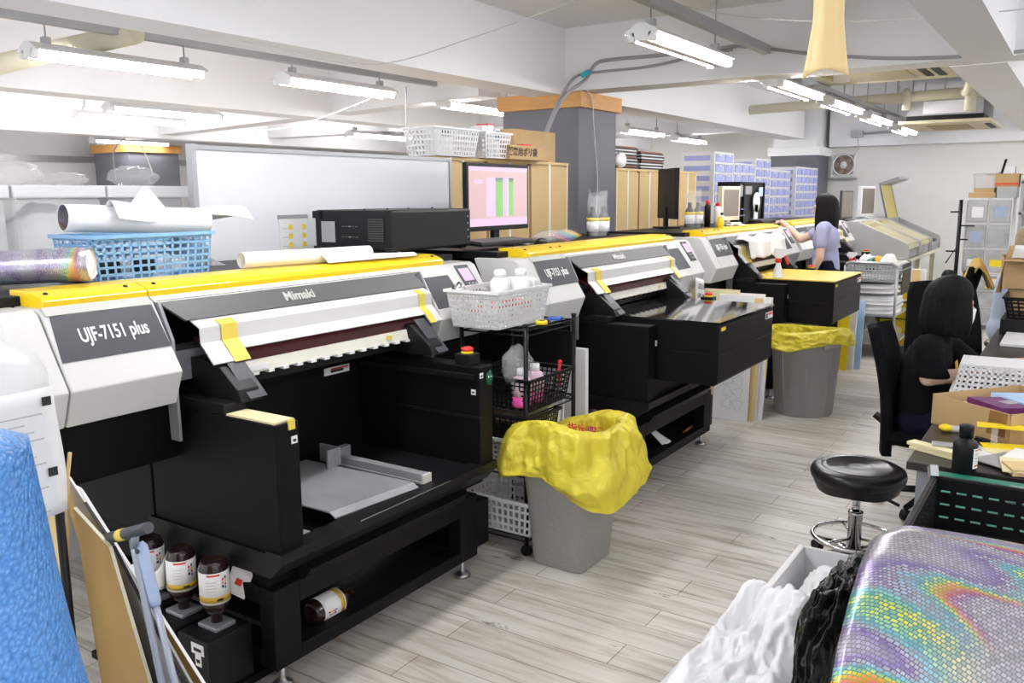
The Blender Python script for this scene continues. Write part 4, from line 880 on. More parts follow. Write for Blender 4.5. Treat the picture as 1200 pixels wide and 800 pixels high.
# papers and a red tool in the lower tray of the second printer
tag(B().grid(lambda u,v:(4.62+.22*u+.03*v,1.98+.14*v,.118+.10*(1-u)*(v)+.02*math.sin(u*5)),8,8).build('crumpled_paper','paper',solid=.001),'creased printed paper in the lower tray of the second printer','paper')
tag(B().grid(lambda u,v:(4.30+.17*u,1.975+.10*v,.1155+.002*u),2,2).build('paper_sheet','greyfilm',solid=.001),'flat grey sheet at the near end of the lower tray of the second printer','sheet')
tag(B().tube([(4.96,2.00,.13),(5.14,2.02,.128)],.012,8).build('screwdriver','wood_red'),'red-brown handled tool in the lower tray of the second printer','tool')
# ---------------------------------------------------------------- square bin with yellow liner
def sqp(t, r, n=3.2, ex=1.0, ey=1.0): c, s = math.cos(t), math.sin(t); q = (abs(c)**n+abs(s)**n)**(-1/n); return r*q*c*ex, r*q*s*ey
bc = Vector((3.190,1.800,0))
t = thing('waste_bin','square speckled grey bin with a yellow liner, beside the black basket rack','bin',bc,0)
B().lathe([(.128,0),(.135,.006),(.178,.53),(.188,.535),(.188,.56),(.178,.56),(.172,.53),(.125,.012),(0,.012)],bc,64,sq=9,sx=1.07,sy=.93).build('bin_body','bin',t)
def liner(c, r0, z0, z1, hem, ex, ey, seed, flare=.07, tilt=0, sqn=3.2, lean=(0,0),top=1.0,ex2=0):
    """bag: up from inside the bin, over the rim and down outside with folds"""
    path = [(-.95*r0,-.46,0),(-.60*r0,-.42,0),(-.18*r0,-.22,0),(-.07*r0,-.02,.2),(-.02,.035*top,.4),(.012,.05*top,.5),(.035,.03*top,.6),(.05,-.05*hem,.8),(.062,-.14*hem,1),(.072,-.22*hem,1),(.068,-.28*hem,1)]
    def f(u, v):
        a = 2*PI*u; s = v*(len(path)-1); i = min(int(s),len(path)-2); k = s-i
        dr = path[i][0]*(1-k)+path[i+1][0]*k; dz = path[i][1]*(1-k)+path[i+1][1]*k
        out = max(0,(v-.32)/.68)
        ps = 7+3*math.sin(a*2+seed); fold = .022*abs(math.sin(a*ps*.5+seed))**.7*math.sin(out*PI*.9+.15)+.05*n3((math.cos(a)*1.3,math.sin(a)*1.3,v*1.5),1,seed)*out
        cr_ = .012-.045*abs(n3((math.cos(a)*2.6,math.sin(a)*2.6,v*4.5+math.cos(a)),1,seed+4))-.022*abs(n3((math.cos(a)*6,math.sin(a)*6,v*9),1,seed+9))
        x, y = sqp(a, r0, sqn, ex, ey); k2 = max(.04,(r0+dr+ex2*out**.7+fold*.8+cr_*(1 if v>.25 else .4))/r0)
        wob = 1+.22*math.sin(a*1.0+seed*1.3)+.16*math.sin(a*3+seed)
        dzz = dz*((1+(wob-1)*max(0,v-.55)/.45) if (dz<0 and v>.5) else 1)+(.04*math.sin(a*2+seed)+.05*math.sin(a-2.4))*(1 if .3<v<.75 else .5)*tilt
        return (c.x+x*k2+lean[0]*out, c.y+y*k2+lean[1]*out, z1+dzz)
    return B().grid(f, 160, 60)
lb = liner(bc,.183,0,.565,.72,1.07,.95,2.1,tilt=.8,lean=(.015,-.015),top=1.25,ex2=.035).build('bin_liner','ybag',t,solid=.0015,sub=1)
for i,s in enumerate(('指定収集','家庭系ごみ')): text('liner_print',s,.050,(3.290,1.885-.01*i,.548-.056*i),(0,-1,0),(0,0,1),'text_r',t,depth=.0008,bold=.0012)
# ---------------------------------------------------------------- round bin
rc = Vector((6.41,1.655,0))
t = thing('waste_bin','round ribbed grey bin with a yellow liner, by the leaning white boards','bin',rc,0)
B().lathe([(.195,0),(.202,.006),(.242,.56),(.254,.562),(.254,.60),(.246,.60),(.235,.56),(.19,.012),(0,.012)],rc,40).build('bin_body','bin2',t)
for k in range(8):
    a = k*2*PI/8+.3; b = B(); d = Vector((math.cos(a),math.sin(a),0)); B().tube([rc+d*.2025+Vector((0,0,.01)),rc+d*.2415+Vector((0,0,.55))],.0035,6).build('rib','bin2',t)
for a in (-2.2,.95): d = Vector((math.cos(a),math.sin(a),0)); B().obox(rc+d*.253+Vector((0,0,.545)),.03,.13,.06,rz=a).build('handle','bin2',t,bev=.008)
liner(rc,.245,0,.605,.36,1,1,5.3,tilt=.3,sqn=2.0,top=.55).build('bin_liner','ybag',t,solid=.0015,sub=1)
# ---------------------------------------------------------------- black rack between the first two printers
RX0,RX1,RY0,RY1 = 3.10,3.52,1.985,2.33
t = thing('wire_rack','black steel rack of baskets between the first and second printers','rack',((RX0+RX1)/2,(RY0+RY1)/2,0))
for x in (RX0,RX1):
    for y in (RY0,RY1):
        B().tube([(x,y,.045),(x,y,1.045)],.0105,10).build('post','black_pl',t); B().lathe([(.013,0),(.013,.012),(0,.014)],(x,y,1.04),10).build('post_cap','black_pl',t)
        B().tube([(x-.012,y,.024),(x+.012,y,.024)],.024,14).build('caster','black_pl',t)
SH = (.085,.385,.66,1.022)
for z in SH:
    b = B()
    for k in range(9): y = RY0+(RY1-RY0)*k/8; b.tube([(RX0,y,z),(RX1,y,z)],.003,6)
    for x in (RX0,RX1): b.tube([(x,RY0,z),(x,RY1,z)],.005,6); b.tube([(x,RY0,z-.022),(x,RY1,z-.022)],.004,6)
    for y in (RY0,RY1): b.tube([(RX0,y,z-.022),(RX1,y,z-.022)],.004,6)
    b.build('wire_shelf','black_pl',t)
B().box(RX1-.004,RX1,RY0,RY1,.80,.965).build('end_plate','black_pl',t)
tb = basket('plastic_basket','white plastic basket of bottles and wipes on top of the black rack',(3.205,2.195,1.030),0,.42,.27,.155,'white_pl',nu=16,nv=7,bar=.011,nd=14,taper=.88)
can((3.22,2.20,1.036),.045,.235,'paper','paper','white wipe canister with red print, left one standing in the top basket','canister','canister')
can((3.315,2.15,1.036),.045,.235,'paper','paper','white wipe canister standing at the centre of the top basket','canister','canister')
t = thing('folded_cloth','pale folded packet at the right of the top basket','packet',(3.38,2.16,1.036)); B().box(3.355,3.40,2.10,2.26,1.036,1.225).build('packet_body','paper',t,bev=.008); B().box(3.36,3.395,2.098,2.10,1.12,1.16).build('print','greyblue',t)
for x,y in ((3.22,2.20),(3.315,2.15)): B().lathe([(.0455,.06),(.0455,.10)],(x,y,1.036),20).build('red_print','text_r',[o for o in bpy.data.objects if o.name.startswith('canister')][-1 if x>3.25 else 0])
t = thing('silver_bottle','silver-topped white bottle leaning in the left of the top basket','bottle',(3.07,2.22,1.08)); B().lathe([(.033,0),(.033,.10),(.02,.125),(.02,.15)],(3.12,2.24,1.09),18,(-.55,.25,.6)).build('bottle_body','paper',t); B().lathe([(.024,.13),(.026,.17),(0,.172)],(3.12,2.24,1.09),16,(-.55,.25,.6)).build('silver_cap','chrome',t); B().lathe([(.0335,.02),(.0335,.05)],(3.12,2.24,1.09),18,(-.55,.25,.6)).build('orange_band','text_r',t)
t = thing('tape_roll','yellow tape roll on the top shelf of the black rack','tape',(3.26,2.01,1.03)); B().lathe([(.016,0),(.027,0),(.027,.018),(.016,.018),(.016,0)],(3.27,2.01,1.029),20,cap=False).build('tape_ring','yellowbright',t); B().lathe([(.012,0),(.016,0),(.016,.018),(.012,.018),(.012,0)],(3.27,2.01,1.029),18,cap=False).build('core','black_pl',t)
tag(B().obox((3.45,2.05,1.032),.09,.06,.008,rz=.3).build('cloth_pad','bluesign'),'small blue folded cloth on the top shelf of the black rack','cloth')
kb = basket('plastic_basket','black mesh basket holding pink bottles on the upper shelf of the black rack',(3.27,2.14,.668),0,.36,.36,.13,'black_pl',nu=14,nv=6,bar=.006,nd=14,taper=.9)
def pbottle(c, label):
    t = thing('pink_bottle', label, 'bottle', c); B().lathe([(.042,0),(.044,.01),(.044,.055)],c,20).build('liquid','pink',t); B().lathe([(.0445,.05),(.0445,.11),(.036,.13),(.02,.14)],c,20).build('bottle_shoulder','pinklt',t); B().lathe([(.022,.138),(.022,.172),(0,.173)],c,16).build('cap','white_pl',t)
pbottle((3.135,2.03,.677),'pink bottle wrapped in clear film, left one in the black mesh basket'); pbottle((3.26,2.04,.677),'pink bottle with a white cap, right one in the black mesh basket')
tag(B().ball((3.13,2.05,.86),(.085,.06,.095),24,14,lambda d:1+.25*n3(d*3,1,7)).build('film_bag','clearbag'),'clear crumpled film bag over the left pink bottle','bag')
t = thing('red_clip','red plastic clip standing on the rim of the black mesh basket','clip',(3.405,2.0,.78)); B().tube([(3.39,1.985,.72),(3.405,2.0,.79),(3.40,1.99,.83)],.007,8).build('clip_arm','red',t); B().ball((3.40,1.99,.838),.011,10,8).build('clip_tip','red',t)
kb2 = basket('plastic_basket','black mesh basket below the pink bottles on the black rack',(3.21,2.14,.53),0,.26,.36,.10,'black_pl',nu=12,nv=5,bar=.006,nd=12,taper=.92)
tag(B().box(3.30,3.36,1.99,2.3,.392,.645).build('folder','ltyellow'),'yellowish folder on edge in the black rack','folder'); 
fo = tag(B().box(3.365,3.405,1.99,2.3,.392,.64).build('folder','paper'),'white folder on edge with black handwriting, right end of the black rack','folder'); text('handwriting','ケズ',.05,(3.370,1.988,.52),(1,0,0),(0,0,1),'text_k',fo,depth=.0006,sx=.35)
wb = basket('plastic_basket','white slotted basket in the middle of the black rack',(3.215,2.15,.405),0,.27,.36,.115,'white_pl',nu=14,nv=5,bar=.009,nd=14,taper=.92)
t = thing('storage_box','white ribbed plastic box in front of the white slotted basket','box',(3.19,2.0,.39)); B().lathe([(.085,0),(.09,.005),(.105,.135),(.112,.14),(.10,.14),(.085,.01),(0,.01)],(3.19,2.03,.392),28,sq=6,sx=1,sy=.6).build('box_body','white_clear',t)
wb2 = basket('plastic_basket','white basket full of torn card at the foot of the black rack',(3.22,2.13,.095),0,.29,.38,.15,'white_pl',nu=10,nv=4,bar=.012,nd=12,taper=.9)
tag(B().grid(lambda u,v:(3.09+.17*u,1.93+.05*v-.02*math.sin(u*3),.13+.20*v*(1-.5*u)+.02*math.sin(u*8)),10,8).build('torn_card','paper',solid=.002),'torn white card poking out of the bottom basket','card')
tag(B().grid(lambda u,v:(3.16+.16*u,2.0+.12*v,.25+.06*v-.03*u+.02*math.sin(v*5)),8,8).build('torn_card','paper',solid=.002),'folded white card lying across the bottom basket','card')
t = thing('white_jug','white box-shaped canister on the floor behind the square bin','canister',(3.30,2.08,0)) if 0 else None
# thin boards leaning behind the rack
def board(name, label, q, d, m, edge=None):
    t = tag(B().hexa(q,d).build(name,m),label,'board'); return t
board('panel_board','white panel leaning behind the black rack, left one',[(3.54,2.33,.0),(3.54,2.05,.0),(3.58,2.08,.90),(3.58,2.36,.90)],(.012,0,0),'paper')
board('panel_board','thick white panel leaning behind the black rack, against the second printer',[(3.60,2.18,.0),(3.60,1.96,.0),(3.645,1.99,.86),(3.645,2.22,.86)],(.03,0,0),'white_pl')
t = thing('drawing_sheet','pale sheet with faint yellow marks behind the black mesh basket','sheet',(3.445,2.2,.4)); B().hexa([(3.53,2.30,.42),(3.53,2.08,.42),(3.535,2.08,.86),(3.535,2.30,.86)],(.004,0,0)).build('sheet','paper',t); B().hexa([(3.528,2.2,.55),(3.528,2.12,.5),(3.528,2.1,.6),(3.528,2.15,.68)],(.001,0,0)).build('yellow_mark','ytape',t)
# ---------------------------------------------------------------- boards between second printer and round bin
def lean(x, y0, y1, h, dxt, th, m, label, name='panel_board'):
    return board(name,label,[(x,y0,0),(x,y1,0),(x+dxt,y1,h),(x+dxt,y0,h)],(th,0,0),m)
pb = lean(5.88,2.16,1.905,.90,.06,.010,'paper','white panel printed with puzzle-piece outlines, leaning nearest the second printer')
for i in range(6):
    for j in range(2):
        z = .12+.085*i; y = 1.985+.075*j; b = B(); P = []
        for k in range(24):
            a = 2*PI*k/24; r = .034+.009*math.sin(3*a+i+j*2)+.004*math.sin(5*a); P.append((5.8785+.06*(z+r*math.sin(a))/.9, y+r*math.cos(a), z+r*math.sin(a)))
        P.append(P[0]); b.tube(P,.0012,4,False); b.build('puzzle_outline','greyblue',pb)
lean(5.92,2.10,1.875,.875,.085,.022,'boardedge','pale wooden board with yellow tape, behind the printed white panel')
lean(5.955,2.05,1.865,.90,.10,.008,'paper','thin white panel behind the pale wooden board')
lb_ = lean(5.985,2.02,1.835,.87,.135,.028,'white_pl','thick white foam panel with a yellow label, last of the leaning boards')
B().hexa([(6.035,1.8335,.30),(6.055,1.8335,.30),(6.083,1.8335,.52),(6.063,1.8335,.52)],(0,.0015,0)).build('yellow_label','yellowbright',lb_)
lean(5.90,2.40,2.02,.93,.07,.006,'ltyellow','tall ivory board behind the white panels, by the third printer')
# ================================================================ left foreground
t = thing('wire_rack','black wire rack corner post with shelves, at the far left','rack',(.8,2.2,0))
for x,y in ((1.045,2.0),(.35,2.0),(1.045,2.45),(.35,2.45)):
    B().tube([(x,y,.03),(x,y,.965)],.0105,12).build('post','black_pl',t); B().lathe([(.0155,0),(.0155,.010),(.008,.013),(0,.013)],(x,y,.962),14).build('post_cap','black_pl',t); B().lathe([(.0,0),(.02,.004),(.02,.03),(.0,.03)],(x,y,.0),12).build('rack_foot','black_pl',t)
    for z in (.42,.92): B().lathe([(.013,0),(.015,.012),(.013,.05),(.011,.05)],(x,y,z),12).build('sleeve','black_pl',t)
for z in (.445,.945):
    b = B()
    for y in (2.0,2.45): b.tube([(.35,y,z),(1.045,y,z)],.004,6); b.tube([(.35,y,z-.024),(1.045,y,z-.024)],.004,6)
    for x in (.35,1.045): b.tube([(x,2.0,z),(x,2.45,z)],.004,6); b.tube([(x,2.0,z-.024),(x,2.45,z-.024)],.004,6)
    for k in range(1,10): b.tube([(.35+k*.0695,2.0,z),(.35+k*.0695,2.45,z)],.0022,6)
    b.build('wire_shelf','black_pl',t)
tag(B().box(.6,1.02,2.02,2.3,.450,.462).build('shelf_board','ltyellow'),'pale board on the lower shelf of the black wire rack','board')
# clear bag with a printed white label, sitting on the rack
t = thing('labelled_bag','clear white film bag with a printed instruction label, on the left rack','bag',(.87,2.1,.95))
def bgf(u, v):
    a = 2*PI*u; k = (.7+.5*math.sin(PI*min(1,v*1.02))**.6)*(1+.12*n3((math.cos(a)*2,math.sin(a)*2,v*4),1,9)); k *= 1 if v<.85 else (1-(v-.85)*3.2)
    return (.925+.135*math.cos(a)*k, 2.08+.10*math.sin(a)*k, .955+.335*v)
B().grid(bgf,40,24).build('film','white_clear',t)
t2 = B().grid(lambda u,v:(.83+.20*u+.006*math.sin(v*5), 1.935-.012*math.sin(u*PI), .88+.30*v),6,8).build('label_sheet','paper',t,solid=.001)
for i in range(13): B().box(.875,.985-.02*(i%3),1.9190,1.9205,.895+i*.019,.8975+i*.019).build('print_line','text_s',t2)
for i in range(4): B().lathe([(.005,0),(.007,0),(.007,.001),(.005,.001)],(.858,1.921,1.135-i*.017),12,(0,-1,0)).build('symbol','text_r' if i<2 else 'bluesign',t2)
for z in (1.15,.985): B().obox((1.0,1.9225,z),.02,.002,.02).build('crossed_symbol','text_k',t2)
# bubble wrap roll, upright, in the very front
def bw(u, v):
    a = 2*PI*u; z = 1.225*v; r = .13+.085*min(1,(1-v)*1.9)**1.2+.012*n3((math.cos(a)*1.5,math.sin(a)*1.5,z*2.2),1,3)+.02*math.sin(z*7+a)*.4
    if v > .965: r *= max(.02, 1-((v-.965)/.035)**2)
    return (.625+r*math.cos(a), 1.56+r*math.sin(a)*.9+.0*z, z)
tag(B().grid(bw,64,60).build('bubble_wrap_roll','bubble'),'tall upright roll of blue bubble wrap at the left edge','bubble wrap')
# boards leaning between rack and printer
def lboard(x, tl, tr, br, th, m, label, edge=None, lean_=.0):
    a, c, e = ax(*tl,x), ax(*tr,x), ax(*br,x); s = (c-e); k = e.z/s.z; b0 = e-s*k; b0.z = 0
    d0 = Vector((x,a.y+(b0.y-c.y)*.35,0)); n = Vector((-lean_*1.0,0,0))
    t = thing('leaning_board',label,'board',(x,(a.y+c.y)/2,0)); B().hexa([d0+n,b0+n,c,a],(th,0,0)).build('board_face',m,t)
    if edge:
        f = Vector((0,-.0015,.001)); B().hexa([b0+n+f,c+f,c+f+Vector((0,-.002,.0)),b0+n+f+Vector((0,-.002,0))],(th,0,0)).build('edge_strip',edge,t)
        g = Vector((0,0,.0012)); B().hexa([c+g,a+g,a+g+Vector((0,0,.002)),c+g+Vector((0,0,.002))],(th,0,0)).build('edge_strip',edge,t)
    return t
lboard(1.10,(86,596),(127,641),(174,800),.008,'boardbrown','tan brown board leaning beside the black rack post, front one of the pack','cream')
lboard(1.135,(98,590),(131,640),(212,800),.008,'boardgrey','grey board leaning just behind the tan brown one','black_pl')
lboard(1.165,(80,560),(140,652),(222,800),.006,'boardgrey','second grey board in the leaning pack, wider than the first','greyfilm')
lboard(1.21,(70,562),(93,574),(236,800),.008,'boardbrown','large tan board with a bright white edge, rearmost of the leaning pack','paper')
lboard(1.075,(40,556),(66,548),(90,800),.006,'boardedge','yellowish board with film standing left of the black rack post','ltyellow')
# broom handles and squeegee
p, q = ax(166,640,1.145), ax(205,800,1.12); d = (p-q).normalized(); bot = q-d*(q.z/d.z)
t = thing('mop_handle','mop with a pale blue grip leaning on the tan boards','mop',bot); B().tube([bot,q,p-d*.12],.0085,10).build('pole','greypole',t); B().tube([p-d*.145,p-d*.13,p-d*.02,p,p+d*.012],[.011,.014,.0145,.014,.006],12).build('grip','greyblue',t); B().lathe([(.006,0),(.006,.003),(0,.003)],p-d*.006+Vector((-.0145,-.004,0)),8,(-1,-.3,0)).build('hang_hole','dkgrey',t)
p2, q2 = ax(160,655,1.13), ax(190,800,1.10); d2 = (p2-q2).normalized(); bot2 = q2-d2*(q2.z/d2.z)
t = thing('squeegee','grey squeegee with a yellow-taped head, upside down among the boards','squeegee',bot2); B().tube([bot2,p2,p2+d2*.05],.009,10).build('pole','greypole',t)
h0, h1 = ax(122,632,1.12), ax(174,618,1.12); B().tube([h0,h1],.014,12).build('head','dkgrey',t); hm = h0.lerp(h1,.42); hd = (h1-h0).normalized(); B().tube([hm-hd*.014,hm+hd*.014],.0148,12).build('tape','ytape',t); B().tube([h0.lerp(h1,.72), p2+d2*.03],.010,10).build('neck','greypole',t)
tag(B().tube([ax(82,530,1.16), ax(79,560,1.15), ax(80,800,1.12), Vector((1.12,2.03,.3))],.005,8).build('wooden_rod','boardedge'),'thin pale wooden rod standing behind the black rack post','rod')
# translucent boxes at the far left, behind the nearest printer
for i,(x0,x1) in enumerate(((1.56,1.86),(1.87,2.28),(2.29,2.72))):
    t = thing('clear_storage_box',['clear lidded storage box at the left edge, behind the nearest printer','clear lidded storage box full of film, middle of the row behind the printer','clear lidded storage box at the right end, beside the whiteboard'][i],'storage box',((x0+x1)/2,3.95,1.0),0,'clear storage boxes')
    B().box(x0+.012,x1-.012,3.72,4.1,.95,1.60).build('box_body','clearbox',t,bev=.02); B().box(x0,x1,3.70,4.12,1.60,1.655).build('lid','white_pl',t,bev=.008)
    for z in (1.30,): B().box(x0+.005,x1-.005,3.71,3.72,z,z+.03).build('rib','white_clear',t)
    B().ball(((x0+x1)/2,3.9,1.42),(.15,.12,.15),20,12,lambda d:1+.3*n3(d*3,1,i)).build('film_contents','whitebag',t)
tag(B().box(1.5,2.75,3.68,4.14,.0,.95).build('storage_shelf','white_pl'),'white base unit under the clear storage boxes','shelf')
for i,(x,w,h) in enumerate(((1.92,.30,.09),(2.20,.14,.05),(2.55,.18,.08))):
    tag(B().ball((x,3.9,1.66+h*.5),(w*.55,.14,h*.62),32,14,lambda d:1+.28*n3(d*4,1,i+11)).build('film_bag','clearbag'),['large clear film bag lying on the left storage boxes','small clear film bag between the larger ones on the storage boxes','clear film bag on the right storage box, before the distant column'][i],'bag')
# ================================================================ right-hand side: stool, desks, foreground film
t = thing('stool','round black vinyl stool on a chrome pole with a foot ring, in the aisle','stool',(3.72,.72,0))
sc = Vector((3.72,.72,.44))
B().lathe([(0,-.052),(.14,-.052),(.165,-.045),(.188,-.02),(.192,0),(.186,.018),(.165,.030),(.150,.026),(.146,.028),(.128,.033),(.124,.029),(.108,.033),(.104,.029),(.088,.032),(.084,.028),(.066,.032),(.06,.027),(.03,.028),(0,.025)],sc,48).build('seat','leather',t)
sk = B(); sk.grid(lambda u,v:(sc.x+math.cos(u*2*PI)*(.185-.02*v+.004*math.sin(u*40)), sc.y+math.sin(u*2*PI)*(.185-.02*v+.004*math.sin(u*40)), sc.z-.02-.05*v-.004*math.sin(u*34)*v),90,4); sk.build('seat_skirt','leather',t)
B().lathe([(.045,.33),(.045,.39),(.03,.39)],(3.72,.72,0),18).build('seat_mount','black_pl',t)
B().lathe([(.017,.25),(.017,.385)],(3.72,.72,0),16).build('piston','chrome',t); B().lathe([(.029,.07),(.029,.255),(.031,.255),(.031,.27),(.018,.27)],(3.72,.72,0),20).build('pole','chrome',t)
ring = [(3.72+.17*math.cos(a*2*PI/28),.72+.17*math.sin(a*2*PI/28),.155) for a in range(29)]; B().tube(ring,.009,8,False).build('foot_ring','chrome',t)
for k in range(3): a = k*2*PI/3+.5; B().tube([(3.72+.025*math.cos(a),.72+.025*math.sin(a),.15),(3.72+.17*math.cos(a),.72+.17*math.sin(a),.155)],.006,8).build('ring_spoke','chrome',t)
for k in range(5):
    a = k*2*PI/5+.9; d = Vector((math.cos(a),math.sin(a),0)); c = Vector((3.72,.72,0))
    B().tube([c+d*.02+Vector((0,0,.085)),c+d*.14+Vector((0,0,.078)),c+d*.235+Vector((0,0,.062))],[.018,.014,.011],10).build('base_leg','chrome',t); e = c+d*.235
    n = Vector((-d.y,d.x,0)); B().tube([e-n*.016+Vector((0,0,.026)),e+n*.016+Vector((0,0,.026))],.0255,14).build('caster','black_pl',t)
B().tube([(3.76,.70,.36),(3.80,.62,.32),(3.83,.57,.29)],.007,8).build('height_lever','black_pl',t)
# desks
def desk(x0,x1,y0,y1,z,mt,ml,label,legs=True):
    t = thing('desk',label,'desk',((x0+x1)/2,(y0+y1)/2,0)); B().box(x0,x1,y0,y1,z-.028,z).build('desk_top',mt,t,bev=.003)
    for x in (x0+.03,x1-.08):
        for y in (y0+.03,y1-.08): B().box(x,x+.05,y,y+.05,0,z-.028).build('leg',ml,t)
        B().box(x+.01,x+.04,y0+.08,y1-.08,z-.11,z-.028).build('side_rail',ml,t)
    B().box(x0+.08,x1-.08,y1-.075,y1-.045,z-.11,z-.028).build('front_rail',ml,t); return t
M['deskblack'] = mat('dark_brown_desk_top', (.022,.018,.015), .35, var=.25)
M['desksteel'] = mat('grey_desk_frame', (.27,.28,.29), .45, var=.1)
desk(3.10,6.6,-.95,.448,.70,'deskblack','desksteel','long dark-topped grey-legged desk the seated woman works at')
desk(1.72,3.05,-.95,.35,.70,'deskblack','desksteel','near desk with a green cutting mat, under the holographic sheet')
tag(B().box(2.28,3.03,-.70,.342,.700,.705).build('cutting_mat','green_mat',bev=.002),'green cutting mat on the near desk, beneath the black crate','mat')
def plain_bottle():
    c = az(1129,553,.705); t = thing('ink_bottle','small black bottle with a white label, standing on the green mat','bottle',c)
    B().lathe([(.030,0),(.036,.004),(.037,.095),(.033,.105),(.019,.113),(.019,.122)],c,28).build('bottle_body','black_pl',t); B().lathe([(.022,.118),(.0225,.155),(.021,.158),(0,.158)],c,20).build('cap','black_pl',t)
    def lf(u,v): a = -3.1+1.35*u; return (c.x+.0378*math.cos(a+.75),c.y+.0378*math.sin(a+.75),c.z+.022+.066*v)
    l = B().grid(lf,10,2).build('paper_label','paper',t); 
    for z,h,m_ in ((.080,.004,'text_r'),(.070,.002,'text_s'),(.064,.002,'text_s'),(.054,.002,'text_k'),(.046,.002,'text_s'),(.040,.002,'text_s'),(.028,.006,'text_r')):
        B().grid(lambda u,v:(c.x+.0382*math.cos(-2.2+1.1*u),c.y+.0382*math.sin(-2.2+1.1*u),c.z+z+h*v),8,1).build('print_line',m_,l)
plain_bottle()
t = thing('sample_case','clear acrylic case with a silver and brown print, on the green mat','case',(2.9,.05,.705)); 
p = az(1160,563,.706); B().box(2.80,2.95,-.04,.13,.705,.718).build('case','clearbag',t); B().obox((2.855,.085,.714),.04,.09,.012,rz=.35).build('print','galv',t); B().obox((2.848,.045,.716),.03,.02,.012,rz=.35).build('brown_print','brownstrip',t)
# black crate on the mat
t = thing('slotted_crate','black slotted plastic crate in front of the green mat, behind the holographic sheet','crate',(2.27,-.03,.706))
X0,X1,Y0,Y1,Z0,Z1 = 2.02,2.50,-.40,.285,.708,.842
def slotwall(p00, du, dv, n, rows):
    b = B(); p00, du, dv = Vector(p00), Vector(du), Vector(dv); nn = du.cross(dv).normalized()*.005; L = du.length; u = du/L; Hh = dv.length; v = dv/Hh
    zs = [0]; 
    for r in range(rows): zs += [.025+r*.036,.031+r*.036]
    zs.append(Hh)
    for i in range(0,len(zs)-1):
        a, c = zs[i], zs[i+1]
        if i%2 == 0: b.hexa([p00+v*a,p00+du+v*a,p00+du+v*c,p00+v*c],nn)
        else:
            w = L/n
            for k in range(n): b.hexa([p00+u*(k*w)+v*a,p00+u*(k*w+w*.38)+v*a,p00+u*(k*w+w*.38)+v*c,p00+u*(k*w)+v*c],nn)
    return b
slotwall((X1,Y1,Z0),(0,Y0-Y1,0),(0,0,Z1-Z0),18,3).build('back_wall','black_pl',t); slotwall((X0,Y1,Z0),(X1-X0,0,0),(0,0,Z1-Z0),13,3).build('side_wall','black_pl',t)
slotwall((X0,Y0,Z0),(X1-X0,0,0),(0,0,Z1-Z0),13,3).build('side_wall','black_pl',t); slotwall((X0,Y1,Z0),(0,Y0-Y1,0),(0,0,Z1-Z0),18,3).build('front_wall','black_pl',t)
r = B(); r.box(X0-.012,X1+.014,Y1,Y1+.014,Z1-.01,Z1+.004); r.box(X0-.012,X1+.014,Y0-.014,Y0,Z1-.01,Z1+.004); r.box(X1,X1+.014,Y0,Y1,Z1-.01,Z1+.004); r.box(X0-.012,X0,Y0,Y1,Z1-.01,Z1+.004); r.build('rim','black2',t,bev=.003)
B().box(X0,X1,Y0,Y1,Z0-.002,Z0+.002).build('crate_floor','black_pl',t)
B().obox((X1+.012,Y1+.01,Z1+.012),.03,.02,.03,rz=.4,ry=.5).build('corner_clip','galv',t)
# holographic sheet bulging over the near desk
hp = [(1.965,.845),(1.955,.878),(1.925,.898),(1.87,.905),(1.78,.885),(1.70,.845),(1.62,.785),(1.56,.70),(1.515,.60),(1.49,.48),(1.48,.36)]
def hs(u, v):
    s = v*(len(hp)-1); i = min(int(s),len(hp)-2); k = s-i; x = hp[i][0]*(1-k)+hp[i+1][0]*k; z = hp[i][1]*(1-k)+hp[i+1][1]*k
    y = .315-1.05*u; e = max(0,(.07-u)/.07)
    return (x-.018*e*e, y+(.012 if e>0 else 0)-.03*e*e*0, z-.030*e*e+.016*math.sin(u*5+v*2.4)-.012*math.sin(v*3))
b = B(); b.grid(hs,60,60,uv=True); b.uv = [(u*1.05, v*1.0) for u,v in b.uv]
tag(b.build('holographic_sheet','holo',solid=.002),'large holographic silver film sheet bulging over the near desk, lower right','film sheet')
# black film roll beside it
def bbf(d):
    q = (abs(d.x)**4+abs(d.y)**4+abs(d.z)**4)**(-.25)
    return q*(1.03-.16*abs(n3((d.x*2.4,d.y*1.5,d.z*2.4),1,5))-.12*abs(n3((d.x*5,d.y*2,d.z*5),1,8))-.05*abs(n3((d.x*11,d.y*3,d.z*11),1,2)))
b = B(); b.ball((0,0,0),(.30,.046,.215),110,80,bbf)
b.v = [Vector((1.95+v.x, .398+v.y, .545+v.z-.10*v.x)) for v in b.v]
tag(b.build('black_film_bag','blackbag'),'crumpled glossy black film bag beside the holographic sheet','bag')
tag(B().box(1.74,2.16,.365,.44,0,.32).build('bag_stand','black2',bev=.004),'black box under the crumpled black film bag','box')
# white tub with film bags on the floor
t = thing('plastic_tub','white translucent plastic tub on the floor beside the stool','tub',(2.85,.60,0))
b = B(); X0,X1,Y0,Y1,hh = 2.60,3.24,.40,.81,.26; q = .03
outer0 = [(X0+q,Y0+q,0),(X1-q,Y0+q,0),(X1-q,Y1-q,0),(X0+q,Y1-q,0)]; outer1 = [(X0,Y0,hh),(X1,Y0,hh),(X1,Y1,hh),(X0,Y1,hh)]
for i in range(4):
    j = (i+1)%4; b.add([outer0[i],outer0[j],outer1[j],outer1[i]],[(0,1,2,3)])
b.add(outer0,[(0,1,2,3)]); b.build('tub_body','white_pl',t,solid=.004)
r = B(); r.box(X0-.02,X1+.02,Y1,Y1+.02,hh-.015,hh); r.box(X0-.02,X1+.02,Y0-.02,Y0,hh-.015,hh); r.box(X0-.02,X0,Y0,Y1,hh-.015,hh); r.box(X1,X1+.02,Y0,Y1,hh-.015,hh); r.build('rim','white_pl',t,bev=.004)
